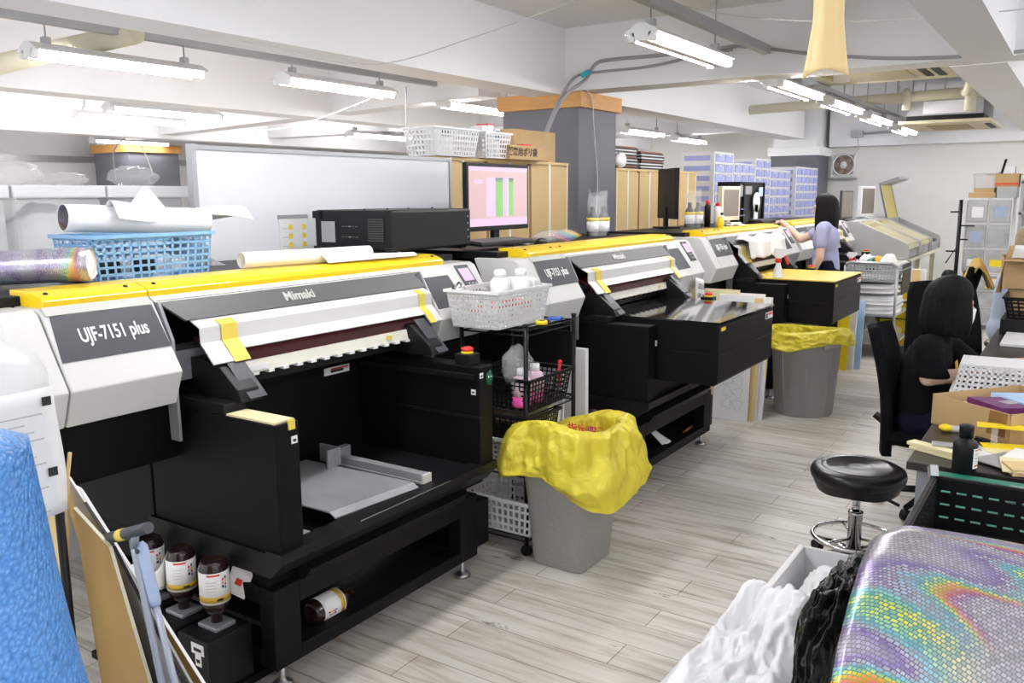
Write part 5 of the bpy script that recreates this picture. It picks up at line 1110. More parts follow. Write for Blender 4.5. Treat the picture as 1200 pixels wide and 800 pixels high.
def heap(x0,x1,y0,y1,fn,nu=50,nv=50):
    return B().grid(lambda u,v:(x0+(x1-x0)*u, y0+(y1-y0)*v, fn(u,v)),nu,nv)
def wf(u, v):
    e = min(1,4*u,4*(1-u),3.2*v,4.5*(1-v)); e = max(0,e)**.6
    return .012+e*(.17+.24*u+.07*n3((u*3,v*3,0),1,6)+.045*n3((u*8+v*3,v*6,1),1,2)+.03*abs(n3((u*5,v*9,2),1,8))-.045*abs(n3((u*7,v*5,4),1,3))-.022*abs(n3((u*17,v*12,5),1,1))-.010*abs(n3((u*36,v*26,6),1,1)))
def wshape(u, v):
    x = 1.72+1.18*u; y = .47+.60*v*(1.10-.50*u)+.05*n3((u*4,v*2,3),1,4); return (x, y, max(.006,wf(u,v)))
tag(B().grid(wshape,170,130).build('film_bag','whitebag',solid=.001),'big crumpled white film bag spilling over the floor in front of the tub','bag')
tag(B().ball((2.92,.58,.19),(.26,.16,.14),80,50,lambda d:1+.30*n3(d*2.2,1,12)-.22*abs(n3(d*4,1,3))-.10*abs(n3(d*9,1,4))).build('film_bag','whitebag'),'white film bag stuffed inside the plastic tub','bag')
tag(B().grid(lambda u,v:(1.86+.20*u+.05*v,.98+.16*v-.05*u,.004+.06*abs(math.sin(u*5+v*3))*(1-v)),14,12).build('film_bag','whitebag',solid=.001),'small flap of white film on the floor at the foot of the picture','bag')
tag(B().ball((3.66,.30,.15),(.16,.14,.17),28,16,lambda d:1+.2*n3(d*2.5,1,3)).build('film_bag','whitebag'),'pale film bag on the floor between the stool and the desk leg','bag')
# things on the long desk
def carton_open(c, rz, w, d, h, label, name='carton', m='card', flaps=False):
    t = thing(name,label,'box',c,rz); R = ROOTM[t.name]; sv = OFF[0]; OFF[0] = Vector((0,0,0))
    def bx(x0,x1,y0,y1,z0,z1): return B().hexa([R@Vector(p) for p in ((x0,y0,z0),(x1,y0,z0),(x1,y0,z1),(x0,y0,z1))], R.to_3x3()@Vector((0,y1-y0,0)))
    k = .004
    for a in ((-w/2,w/2,-d/2,-d/2+k,0,h),(-w/2,w/2,d/2-k,d/2,0,h),(-w/2,-w/2+k,-d/2,d/2,0,h),(w/2-k,w/2,-d/2,d/2,0,h)): bx(*a).build('side_panel',m,t)
    bx(-w/2,w/2,-d/2,d/2,0,k).build('bottom_panel',m,t)
    if flaps:
        bx(-w/2-.10,-w/2,-d/2,d/2,h-.01,h-.006).build('flap',m,t); bx(w/2,w/2+.10,-d/2,d/2,h-.01,h-.006).build('flap',m,t)
    OFF[0] = sv; return t
F = Vector((3.47,.17,.70)); u = Vector((.205,.265,0)); u.normalize(); w_ = Vector((u.y,-u.x,0))
cc = F+u*.18+w_*.225
cb = carton_open(cc, math.atan2(u.y,u.x), .36,.45,.12,'open low cardboard carton on the long desk, in front of the seated woman')
B().hexa([F-w_*.001+u*.02+Vector((0,0,.03)),F-w_*.001+u*.10+Vector((0,0,.03)),F-w_*.001+u*.09+Vector((0,0,.118)),F-w_*.001+u*.015+Vector((0,0,.118))],w_*-.001).build('clear_tape','brownstrip',cb)
t = thing('picture_pack','purple printed pack on top inside the low carton','pack',cc+Vector((-.04,0,.08))); B().obox(cc+Vector((-.03,.01,.10)),.19,.24,.022,rz=.75,rx=.05).build('printed_pack','purple',t); B().obox(cc+Vector((-.03,.01,.1125)),.05,.09,.002,rz=.9).build('motif','greyfilm',t)
tag(B().obox(cc+Vector((.10,-.06,.095)),.19,.24,.03,rz=.70,rx=.05).build('film_pack','bluefolder'),'pale blue pack beside the purple one in the low carton','pack')
tag(B().obox(cc+Vector((.02,0,.045)),.24,.30,.075,rz=.72).build('document_stack','paper'),'stack of white papers filling the bottom of the low carton','papers')
ub = basket('plastic_basket','white plastic basket turned upside down on the long desk, beyond the carton',(4.46,.25,.702),.05,.28,.42,.135,'white_pl',nu=12,nv=6,bar=.012,nd=17,taper=.90,flip=True)
tag(B().box(4.45,4.75,-.30,.0,.702,.82).build('white_carton','paper',bev=.004),'white box at the right edge of the picture, beside the upturned basket','box')
tag(B().obox((4.48,.14,.846),.10,.04,.012,rz=.4).build('print_sample','text_r'),'small red and orange sample lying on the upturned basket','sample')
# ivory strips, ruler, cutters, yellow frames near the front edge of the long desk
for i,(a,b_,z,m_,l,wd,hh) in enumerate((((1070,524),(1140,543),.700,'ltyellow','long ivory strip at the front corner of the long desk',.05,.012),((1067,519),(1130,536),.7125,'ltyellow','second ivory strip, on top of the front one',.045,.012),((1092,520),(1150,526),.7255,'greyfilm','grey film strip on the ivory strips',.05,.006))):
    p, q = az(*a,z), az(*b_,z); c = (p+q)/2; d = q-p; tag(B().obox(c+Vector((0,0,hh/2)),d.length,wd,hh,rz=math.atan2(d.y,d.x)).build('strip',m_,bev=.002),l,'strip')
p, q = az(1108,505,.702), az(1150,508,.702); t = thing('cutter_knife','yellow cutter knife in front of the low carton','knife',p); B().tube([p+Vector((0,0,.012)),q+Vector((0,0,.012))],[.014,.009],10).build('handle','white_clear',t); B().ball(p+Vector((0,0,.014)),(.022,.026,.014),12,8).build('grip_end','yellowbright',t)
p, q = az(1140,515,.702), az(1163,522,.702); t = thing('cutter_knife','orange-tipped dark cutter beside the black bottle','knife',p); B().tube([p+Vector((0,0,.01)),q+Vector((0,0,.01))],.009,10).build('handle','black_pl',t); B().ball(p+Vector((0,0,.012)),(.018,.012,.01),10,8).build('orange_tip','yellowbright',t)
for i,(a,z,l) in enumerate(((( 1186,500),.775,'upper yellow strip of the acrylic stand at the right edge'),((1190,522),.712,'lower yellow strip of the acrylic stand at the right edge'))):
    p = az(*a,z); tag(B().obox(p+Vector((0,-.06,0)),.05,.34,.007,rz=.12+.2*i).build('acrylic_strip','yellowbright'),l,'strip')
for i,a in enumerate(((1162,503),(1180,500))):
    p = az(*a,.77); tag(B().box(p.x,p.x+.03,p.y-.02,p.y,.702,.768).build('acrylic_post','clearbag'),['left clear acrylic post under the upper yellow strip','right clear acrylic post under the upper yellow strip'][i],'post')
for i,a in enumerate(((1150,530),(1175,528),(1165,538),(1192,534),(1185,545))):
    p = az(*a,.702+.003*i); tag(B().obox(p+Vector((0,-.03,.002)),.12,.17,.004,rz=.3+.35*i).build('film_sheet',['paper','ltyellow','greyfilm','paper','ltyellow'][i]),['white film sheet right of the black bottle, leftmost of the pile','ivory film sheet in the middle of the pile by the yellow strips','grey film sheet at the front of the pile by the yellow strips','white film sheet at the right edge, under the yellow strips','topmost ivory film sheet of the pile at the right edge'][i],'sheet')
p = az(1190,555,.702); tag(B().obox(p+Vector((.03,-.03,.012)),.10,.12,.022,rz=.4).build('sample_block','boardedge'),'pale wooden block at the right edge of the long desk','block')
# farther along the desk
t = thing('cutting_board','white board with a dark mouse-like tool, on the far end of the long desk','board',(6.3,.2,.702)); B().obox((6.25,.20,.712),.9,.36,.02).build('board','white_pl',t,bev=.004)
tag(B().ball((6.15,.17,.738),(.05,.03,.02),14,8).build('computer_mouse','black_pl'),'black mouse on the white board at the right edge','mouse')
fb = basket('slotted_crate','black slotted crate under the tan carton flap, at the right edge',(6.55,.20,.80),0,.45,.42,.13,'black_pl',nu=12,nv=5,bar=.012,cat='crate')
tag(B().box(6.3,6.8,.0,.42,.702,.80).build('box_stand','black2'),'dark low box carrying the black slotted crate','box')
fc = carton_open((6.95,.33,.96),.1,.50,.30,.20,'tan carton with an upright flap, at the right edge behind the crate',flaps=True); B().hexa([(6.70,.42,1.0),(6.70,.50,.83),(6.72,.50,.83),(6.72,.42,1.0)] if 0 else [(6.68,.49,.93),(6.68,.43,1.25),(6.74,.40,1.25),(6.74,.46,.93)],(.01,0,0)).build('flap','card',fc)
tag(B().box(6.72,7.2,.12,.42,.0,.955).build('carton_stack','card'),'brown carton stack at the end of the long desk','box')
tag(B().box(6.75,7.15,.20,.44,1.165,1.23).build('white_box','paper'),'white box lying on the tan carton at the right edge','box')
# office chair for the seated woman, spare chair with jacket
def office_chair(c, rz, label, bw=.46, bh=.50, zb=.50, seatz=.44):
    t = thing('office_chair',label,'chair',c,rz); R = ROOTM[t.name]; sv = OFF[0]; OFF[0] = Vector((0,0,0)); W_ = lambda *p: R@Vector(p)
    def sf(u,v): a=(u-.5)*2; b_=(v-.5)*2; e = max(abs(a),abs(b_)); return W_(a*.24*(1-.08*b_*b_), b_*.23, seatz+.0+(.0 if e<.999 else -.03)-.01*a*a)
    s = B(); s.grid(sf,14,14); s.build('seat','blkcloth',t,solid=.06)
    def bf(u,v): a=(u-.5)*2; w=bw/2*(1-.16*v**3)*(1 if v<.93 else .96); return W_(a*w, .235+.03*math.sin(v*PI)*-1+.10*v+.0+.045*(1-a*a)-.02, zb-.16+v*(bh+.16))
    B().grid(bf,14,20).build('backrest','blkcloth',t,solid=.045)
    B().tube([W_(0,.05,seatz-.06),W_(0,.22,seatz-.04),W_(0,.30,zb+.0)],.02,8).build('back_bar','black_pl',t)
    B().tube([W_(0,0,.08),W_(0,0,seatz-.04)],.026,12).build('pole','black_pl',t)
    for k in range(5):
        a = k*2*PI/5+.3; d = Vector((math.cos(a),math.sin(a),0)); B().tube([W_(0,0,.10),W_(*(d*.26)+Vector((0,0,.065)))],[.022,.014],8).build('base_leg','black_pl',t)
        e = d*.26; n = Vector((-d.y,d.x,0)); B().tube([W_(*(e-n*.018+Vector((0,0,.028)))),W_(*(e+n*.018+Vector((0,0,.028))))],.027,12).build('caster','black_pl',t)
    OFF[0] = sv; return t
office_chair((4.72,.55,0),.0,'black office chair the seated woman in black sits on',bw=.44,bh=.47,zb=.46)
office_chair((5.95,.60,0),-1.0,'black high-backed office chair just beyond the seated woman',bw=.50,bh=.55,zb=.48)
office_chair((6.98,.95,0),PI,'office chair farther back with the mustard jacket over it',bw=.42,bh=.60,zb=.48)
def jk(u, v):
    a = (u-.5)*2; x = 6.98+.16*a; s = v*2-1; return (x-.10*s*a*0+.02*math.sin(v*9), .64+.11*s+.03*a, 1.14-.26*abs(s)**1.4*(1 if s>0 else .75)-.02*a*a+.015*math.sin(a*5+v*6))
tag(B().grid(jk,16,24).build('jacket','jacket',solid=.02,sub=1),'mustard jacket draped over a chair back in front of the drawers','jacket')
# ---------------------------------------------------------------- drawers against the back, right
t = thing('clear_drawer_tower','tower of clear-fronted drawers near the back wall, with handwritten labels','drawer unit',(11.9,.95,0))
f = B(); xd = 11.5
f.box(xd+.02,12.1,.74,1.225,.66,1.54); f.box(xd+.02,12.1,.68,1.12,.06,.655); 
f.box(xd,xd+.02,.74,.755,.66,1.54); f.box(xd,xd+.02,1.21,1.225,.66,1.54); f.box(xd,xd+.02,.975,.99,.66,1.54)
for z in (.66,.945,1.235,1.52): f.box(xd,xd+.02,.755,1.21,z,z+.02)
f.box(xd,xd+.02,.68,.695,.06,.655); f.box(xd,xd+.02,1.105,1.12,.06,.655)
for z in (.06,.26,.455,.64): f.box(xd,xd+.02,.695,1.105,z,z+.015)
f.build('frame','white_pl',t)
rows = [(.68,.945),(.965,1.235),(1.255,1.52)]
for r,(z0,z1) in enumerate(rows):
    for c_,(y0,y1) in enumerate(((.76,.97),(.995,1.205))):
        d = B().box(xd-.012,xd+.018,y0,y1,z0+.012,z1-.012).build('drawer','clearbox_d',t)
        if (r,c_) in ((0,0),(0,1)): B().box(xd-.014,xd-.012,y0+.04,y1-.04,z0+.07,z0+.15).build('drawer_label','yellowbright' if c_==0 else 'paper',d)
        else: B().box(xd-.014,xd-.012,y0+.04,y1-.05,z0+.06,z1-.08).build('drawer_label',['paper','greyblue','paper'][r] if c_==1 else ['greyfilm','greyfilm','greyblue'][r],d)
for r,(z0,z1) in enumerate(((.075,.26),(.275,.455),(.47,.64))):
    d = B().box(xd-.012,xd+.018,.70,1.10,z0+.008,z1-.008).build('drawer','clearbox_d',t)
    if r == 2: B().box(xd-.015,xd-.012,.80,.95,z0+.02,z0+.14).build('drawer_label','yellowbright',d); B().box(xd-.017,xd-.015,.82,.94,z0+.04,z0+.13).build('label_paper','paper',d)
sb = basket('plastic_basket','clear-white basket of parts on top of the clear drawers, left',(11.75,1.06,1.655),PI/2,.26,.30,.17,'white_pl',nu=8,nv=4,bar=.016)
tag(B().box(11.55,11.95,.93,1.21,1.542,1.60).build('flat_carton','card'),'wide flat carton on the clear drawers, lower one','box'); tag(B().box(11.58,11.9,.95,1.16,1.601,1.652).build('flat_carton','card'),'narrower flat carton under the clear-white basket','box')
cb2 = carton_open((11.72,.83,1.665),PI/2,.24,.30,.15,'open cardboard carton with a red stripe on top of the clear drawers',flaps=True); B().box(11.565,11.568,.715,.945,1.69,1.71).build('red_stripe','text_r',cb2)
tag(B().box(11.6,11.8,.76,.86,1.72,1.90).build('white_box','paper'),'white box standing in the open carton','box'); tag(B().tube([(11.65,.92,1.7),(11.62,.86,1.98)],.014,8).build('black_rod','black_pl'),'black rod sticking out of the open carton','rod')
tag(B().box(11.55,11.95,.72,.92,1.542,1.66).build('striped_box','greyfilm'),'grey striped box beneath the open carton','box')
t = thing('coat_stand','black coat stand with hooks, left of the clear drawers','coat stand',(11.45,1.29,0)); B().tube([(11.45,1.27,0),(11.45,1.27,1.52)],.022,10).build('pole','black_pl',t); B().lathe([(.16,0),(.16,.02),(.03,.03)],(11.45,1.27,0),20).build('stand_base','black_pl',t)
for z,dy in ((1.38,.10),(1.22,-.16),(1.06,-.10),(.92,.12)): B().tube([(11.45,1.27,z),(11.42,1.27+dy,z+.0)],.009,8).build('hook','black_pl',t)
tag(B().ball((11.38,1.33,.60),(.06,.085,.24),20,16,lambda d:(1 if d.z<.2 else 1-.8*(d.z-.2))*(1+.1*n3(d*3,1,2))).build('shoulder_bag','black_pl'),'black shoulder bag hanging on the coat stand','bag')
tag(B().tube([(11.40,1.38,.78),(11.43,1.29,.95),(11.40,1.27,.78)],.008,6).build('bag_strap','black_pl'),'strap of the black bag on the coat stand','strap')
tag(B().box(11.5,11.54,1.14,1.20,.05,.80).build('tall_board','boardbrown'),'narrow brown board between the coat stand and the clear drawers','board')
t = thing('steel_shelf','grey steel shelf at the right edge by the back wall','shelf',(11.8,.5,0))
for x in (11.5,12.1):
    for y in (.30,.68): B().box(x,x+.03,y-.03,y,0,1.75).build('post','galv',t)
for z in (.5,.95,1.35,1.70): B().box(11.5,12.13,.27,.68,z,z+.03).build('shelf_board','galv',t)
tag(B().box(11.6,11.9,.45,.64,1.731,1.95).build('black_case','black_pl'),'black case on top of the grey steel shelf','case'); tag(B().box(11.6,11.9,.40,.62,1.381,1.6).build('white_box','paper'),'white box on the upper shelf of the grey steel rack','box')
# ---------------------------------------------------------------- wire trolley, boards and bin beyond the third printer
t = thing('trolley','grey steel trolley with film-wrapped stacks, at the end of the aisle','trolley',(9.45,1.73,0)); TX0,TX1,TY0,TY1 = 8.98,9.75,1.50,1.98
for x in (TX0,TX1):
    for y in (TY0,TY1): B().tube([(x,y,.09),(x,y,.90)],.013,8).build('post','galv',t); B().tube([(x,y-.012,.045),(x,y+.012,.045)],.045,14).build('caster','black_pl',t)
    B().tube([(x,TY0,.90),(x,TY0+.05,.93),(x,TY1-.05,.93),(x,TY1,.90)],.013,8).build('handle','galv',t)
for z in (.14,.42,.76): B().box(TX0,TX1,TY0,TY1,z-.015,z).build('shelf','galv',t); 
for z in (.52,.85): B().tube([(TX0,TY0,z),(TX1,TY0,z)],.008,6).build('guard_rail','galv',t); B().tube([(TX0,TY0,z),(TX0,TY1,z)],.006,6).build('guard_rail','galv',t)
B().box(TX0+.3,TX1,TY0-.005,TY0,.60,.90).build('side_plate','black2',t)
tbk = basket('plastic_basket','white basket of bottles and rags on top of the steel trolley',(9.25,1.74,.762),0,.46,.46,.15,'white_pl',nu=14,nv=5,bar=.014,nd=14)
for i,(x,y,s,m_) in enumerate(((9.2,1.62,.1,'paper'),(9.3,1.85,.09,'paper'),(9.15,1.78,.07,'green_st'),(9.28,1.72,.08,'gold'))): tag(B().ball((x,y,.85+s*.6),(s,s*.8,s),16,10,lambda d:1+.25*n3(d*3,1,i)).build('rag',m_),['white rag in the trolley basket, right side','white rag in the trolley basket, left side','green packet in the trolley basket','small gold packet in the trolley basket'][i],'rag')
for i,(z,h,l) in enumerate(((.142,.12,'film-wrapped bundle on the lowest trolley shelf'),(.422,.20,'white film-wrapped stack on the middle trolley shelf'),(.628,.10,'loose film-wrapped stack lying on the white one on the trolley'))):
    def sf(u,v,z=z,h=h,i=i): a=2*PI*u; k=(1+.10*n3((math.cos(a)*2,math.sin(a)*2,v*3+i),1,i)+(.03*math.sin(v*30) if i==1 else .08*math.sin(v*14))); k*= min(1,(1-v)*8) if v>.87 else 1; x,y=sqp(a,.20,4,1.7,1.12); return (9.34+x*k,1.74+y*k,z+h*v)
    tag(B().grid(sf,48,18).build('wrapped_stack','whitebag' if i else 'clearbag'),l,'stack')
spray((9.05,1.95,.762),'white spray bottle with a red trigger on the trolley, left of its basket',1.1,2.4)
for i,(x,m_,l,tp) in enumerate(((8.28,'yellowbright','yellow panel leaning at the right end of the third printer, nearest',.04),(8.34,'paper','white panel behind the yellow one at the third printer',.06),(8.40,'bluefolder','pale teal panel, last of the boards leaning by the trolley',.09))):
    lean(x-.12,1.92-.03*i,1.74-.045*i,.72-.05*i,tp,.018,m_,l)
t = thing('yellow_crate','yellow crate with a black wire side, behind the steel trolley','crate',(10.0,1.65,0)); B().box(9.88,10.35,1.50,1.84,.0,.62).build('crate_body','yellowbright',t,bev=.01)
for z in (.1,.28,.46): B().tube([(9.87,1.50,z),(9.87,1.84,z)],.008,6).build('wire','black_pl',t)
for y in (1.52,1.66,1.8): B().tube([(9.868,y,.05),(9.868,y,.6)],.008,6).build('wire','black_pl',t)
lean(9.95,1.62,1.44,.80,.03,.05,'boardedge','tall pale wooden board behind the trolley'); lean(10.05,1.56,1.40,.80,.03,.03,'paper','tall white board right of the pale wooden one, behind the trolley')
t = thing('waste_bin','small bin with a yellow liner, half hidden behind the seated woman','bin',(10.6,1.45,0)); B().lathe([(.16,0),(.2,.55),(.205,.56),(0,.55)],(10.6,1.45,0),28).build('bin_body','bin2',t); liner(Vector((10.6,1.45,0)),.195,0,.56,.24,1,1,3.3,tilt=.3,sqn=2).build('bin_liner','ybag',t)
# ---------------------------------------------------------------- benchtop printers under tinted covers
def bench(x0, label, w=.78, open_=False):
    t = thing('benchtop_printer',label,'printer',(x0+w/2,2.2,.84)); y = 1.72
    for xa in (x0,x0+w-.035): B().prism([(y,.845),(y,.99),(y+.02,1.02),(y+.58,1.27),(y+.92,1.27),(y+.92,.845)],xa,xa+.035).build('side_casing','offgrey',t,bev=.004)
    B().box(x0+.035,x0+w-.035,y+.02,y+.9,.845,.94).build('lower_body','greymetal',t); B().box(x0+.035,x0+w-.035,y+.56,y+.92,.94,1.27).build('rear_body','offgrey',t)
    if open_:
        B().box(x0+.05,x0+w-.05,y+.05,y+.55,.94,.97).build('bed','black2',t)
        l = B(); l.hexa([(x0,2.30,1.27),(x0+w,2.30,1.27),(x0+w,2.42,1.74),(x0,2.42,1.74)],(0,.012,0)); l.build('raised_lid','yellowfilm',t)
        f = B()
        for x in (x0,x0+w-.03): f.hexa([(x,2.295,1.27),(x+.03,2.295,1.27),(x+.03,2.415,1.74),(x,2.415,1.74)],(0,.022,0))
        f.hexa([(x0,2.41,1.71),(x0+w,2.41,1.71),(x0+w,2.18,1.79),(x0,2.18,1.79)],(0,.01,.03)); f.build('lid_frame','greymetal',t)
    else:
        B().hexa([(x0+.035,y+.015,1.015),(x0+w-.035,y+.015,1.015),(x0+w-.035,y+.57,1.262),(x0+.035,y+.57,1.262)],(0,.008,-.01)).build('tinted_cover','tint',t)
        B().hexa([(x0+.035,y+.004,.95),(x0+w-.035,y+.004,.95),(x0+w-.035,y+.015,1.01),(x0+.035,y+.015,1.01)],(0,.01,0)).build('front_window','tint',t)
    return t
M['offgrey'] = mat('grey_machine_casing', (.42,.42,.42), .45, var=.04)
bench(10.95,'grey benchtop printer with an amber tinted cover, nearest of the three on the back table'); bench(11.83,'grey benchtop printer in the middle of the back table, cover closed'); bench(12.72,'benchtop printer with its yellow lid raised, farthest on the back table',.80,True)
t = thing('work_table','pale work table under the three benchtop printers','table',(12.2,2.2,0)); B().box(10.9,13.6,1.72,2.70,.80,.84).build('table_top','cream',t)
for x in (10.95,12.2,13.5):
    for y in (1.78,2.6): B().box(x,x+.06,y,y+.06,0,.80).build('leg','cream',t)
B().box(10.9,13.6,1.9,2.6,.25,.28).build('lower_shelf','greymetal',t)
tag(B().obox((12.55,1.95,1.14),.02,.10,.16,rx=.3).build('green_card','green_st'),'small green and white card stuck between the benchtop printers','card') if 0 else None
mm = monitor((11.12,2.47,1.275),-.15,.36,.34,'grey framed blank screen behind the nearest benchtop printer','greyscreen','dkgrey',.02,.03,False,.02)
mm = monitor((12.45,2.50,1.275),-.2,.44,.40,'white monitor turned sideways behind the middle benchtop printer','greyscreen','white_pl',.02,.05,False,.03)
# ================================================================ people
def blob(parts, name, m, parent, voxel=.008, smooth=6):
    """parts: ('c', p0, p1, r0, r1) tapered limbs and ('e', centre, radii, zrot, xrot) masses, fused into one continuous surface"""
    b = B()
    for q in parts:
        if q[0] == 'c':
            p0, p1 = Vector(q[1]), Vector(q[2]); r0, r1 = q[3], q[4]; d = (p1-p0).normalized(); n = 8
            pts = [p0-d*r0*math.cos(k*PI/2/5) for k in range(0,5)]+[p0.lerp(p1,k/n) for k in range(n+1)]+[p1+d*r1*math.sin(k*PI/2/5) for k in range(1,6)]
            rad = [max(.0008,r0*math.sin(k*PI/2/5)) for k in range(0,5)]+[r0+(r1-r0)*k/n for k in range(n+1)]+[max(.0008,r1*math.cos(k*PI/2/5)) for k in range(1,6)]
            b.tube(pts, rad, 14)
        elif q[0] == 'l':
            n = 28; vs = []
            for (c,rx,ry) in q[1]:
                for k in range(n): a = 2*PI*k/n; vs.append(Vector(c)+Matrix.Rotation(q[2] if len(q)>2 else 0,3,'Z')@Vector((rx*math.cos(a),ry*math.sin(a),0)))
            m_ = len(q[1]); b.add(vs,[(i*n+k,i*n+(k+1)%n,(i+1)*n+(k+1)%n,(i+1)*n+k) for i in range(m_-1) for k in range(n)]+[tuple(range(n))[::-1],tuple(range((m_-1)*n,m_*n))],True)
        else:
            c, r = Vector(q[1]), q[2]; R = Matrix.Rotation(q[3] if len(q)>3 else 0,3,'Z') @ Matrix.Rotation(q[4] if len(q)>4 else 0,3,'X'); k = len(b.v); b.ball((0,0,0),r,24,16)
            for i in range(k,len(b.v)): b.v[i] = c+R@(b.v[i]-OFF[0])
    o = b.build(name+'_tmp', m, parent); md = o.modifiers.new('r','REMESH'); md.mode = 'VOXEL'; md.voxel_size = voxel
    s = o.modifiers.new('s','SMOOTH'); s.iterations = smooth; s.factor = .5
    dg = bpy.context.evaluated_depsgraph_get(); dg.update(); me = bpy.data.meshes.new_from_object(o.evaluated_get(dg)); old = o.data; o.modifiers.clear(); o.data = me; bpy.data.meshes.remove(old)
    for p in me.polygons: p.use_smooth = True
    o.name = name; me.name = name
    return o
def head(c, f, up=(0,0,1)):
    """skull, jaw, nose, ears and lips around c looking along f"""
    c, f = Vector(c), Vector(f).normalized(); s = f.cross(Vector(up)).normalized(); u = s.cross(f); a = math.atan2(f.y,f.x)-PI/2
    P = lambda x,y,z: c+s*x+f*y+u*z
    return [('e',P(0,-.012,.025),(.072,.088,.085),a),('e',P(0,.020,-.045),(.056,.064,.062),a),('e',P(0,.052,-.080),(.026,.024,.022),a),
            ('c',P(0,.084,.005),P(0,.098,-.025),.007,.011),('c',P(-.016,.080,-.052),P(.016,.080,-.052),.007,.007),('c',P(-.03,.078,.022),P(.03,.078,.022),.009,.009),
            ('e',P(.074,-.005,-.015),(.010,.018,.028),a),('e',P(-.074,-.005,-.015),(.010,.018,.028),a)]
def hand(w, d, palm_n, side, curl=.35, spread=.07, s=1.0):
    """palm and five fingers from wrist w along d; palm faces palm_n; side = direction of the thumb"""
    w, d, n, t_ = Vector(w), Vector(d).normalized(), Vector(palm_n).normalized(), Vector(side).normalized(); out = []
    for k in range(4): x = (.030-.020*k)*s; out.append(('c',w+t_*x*.7,w+d*.075*s+t_*x,.013*s,.0115*s))
    for k,L in enumerate((.066,.075,.070,.054)):
        x = (.030-.020*k)*s; p = w+d*.080*s+t_*x; dd = (d+t_*(spread*(1.5-k))).normalized(); r = .0078*s
        for j,fr in enumerate((.45,.32,.23)):
            dd = (dd+n*curl*(.6+.4*j)).normalized(); q = p+dd*L*fr*s; out.append(('c',p,q,r,r*.92)); p = q; r *= .92
    p = w+d*.018*s+t_*.024*s; dd = (d*.7+t_*.75+n*.25).normalized(); q = p+dd*.042*s; out.append(('c',p,q,.0125*s,.010*s)); dd = (d+t_*.25+n*.25).normalized(); q2 = q+dd*.030*s; out.append(('c',q,q2,.0095*s,.0085*s)); out.append(('c',q2,q2+dd*.022*s,.0085*s,.0075*s))
    return out
def bob(c, f, ln, name, m, parent, w=.098, dpt=.112, top=.118, flare=1.05, strands=.006, open_=.55):
    """hair as a shell over the skull falling to length ln, open in front of the face"""
    c, f = Vector(c), Vector(f).normalized(); a0 = math.atan2(f.y,f.x)
    def fn(u, v):
        a = a0+open_+(2*PI-2*open_)*u if v>.42 else a0+open_*((v-.0)/.42)+(2*PI-2*open_*(v/.42))*u
        k = 1+strands*8*(.5*math.sin(u*60)+.5*math.sin(u*97+1))*(.4+v)*.25
        if v<.42: t = v/.42*PI/2; r = math.sin(t); z = top*math.cos(t)
        else: q = (v-.42)/.58; r = 1+(flare-1)*math.sin(q*PI*.75)-.10*q**3; z = -ln*q
        cs, sn = math.cos(a-a0), math.sin(a-a0)
        x, y = (cs*dpt-.012)*r*k, sn*w*r*k
        return c+Vector((math.cos(a0)*x-math.sin(a0)*y, math.sin(a0)*x+math.cos(a0)*y, .02+z+(.006*math.sin(u*41) if v>.97 else 0)))
    o = B().grid(fn, 120, 40).build(name, m, parent, solid=.016)
    return o
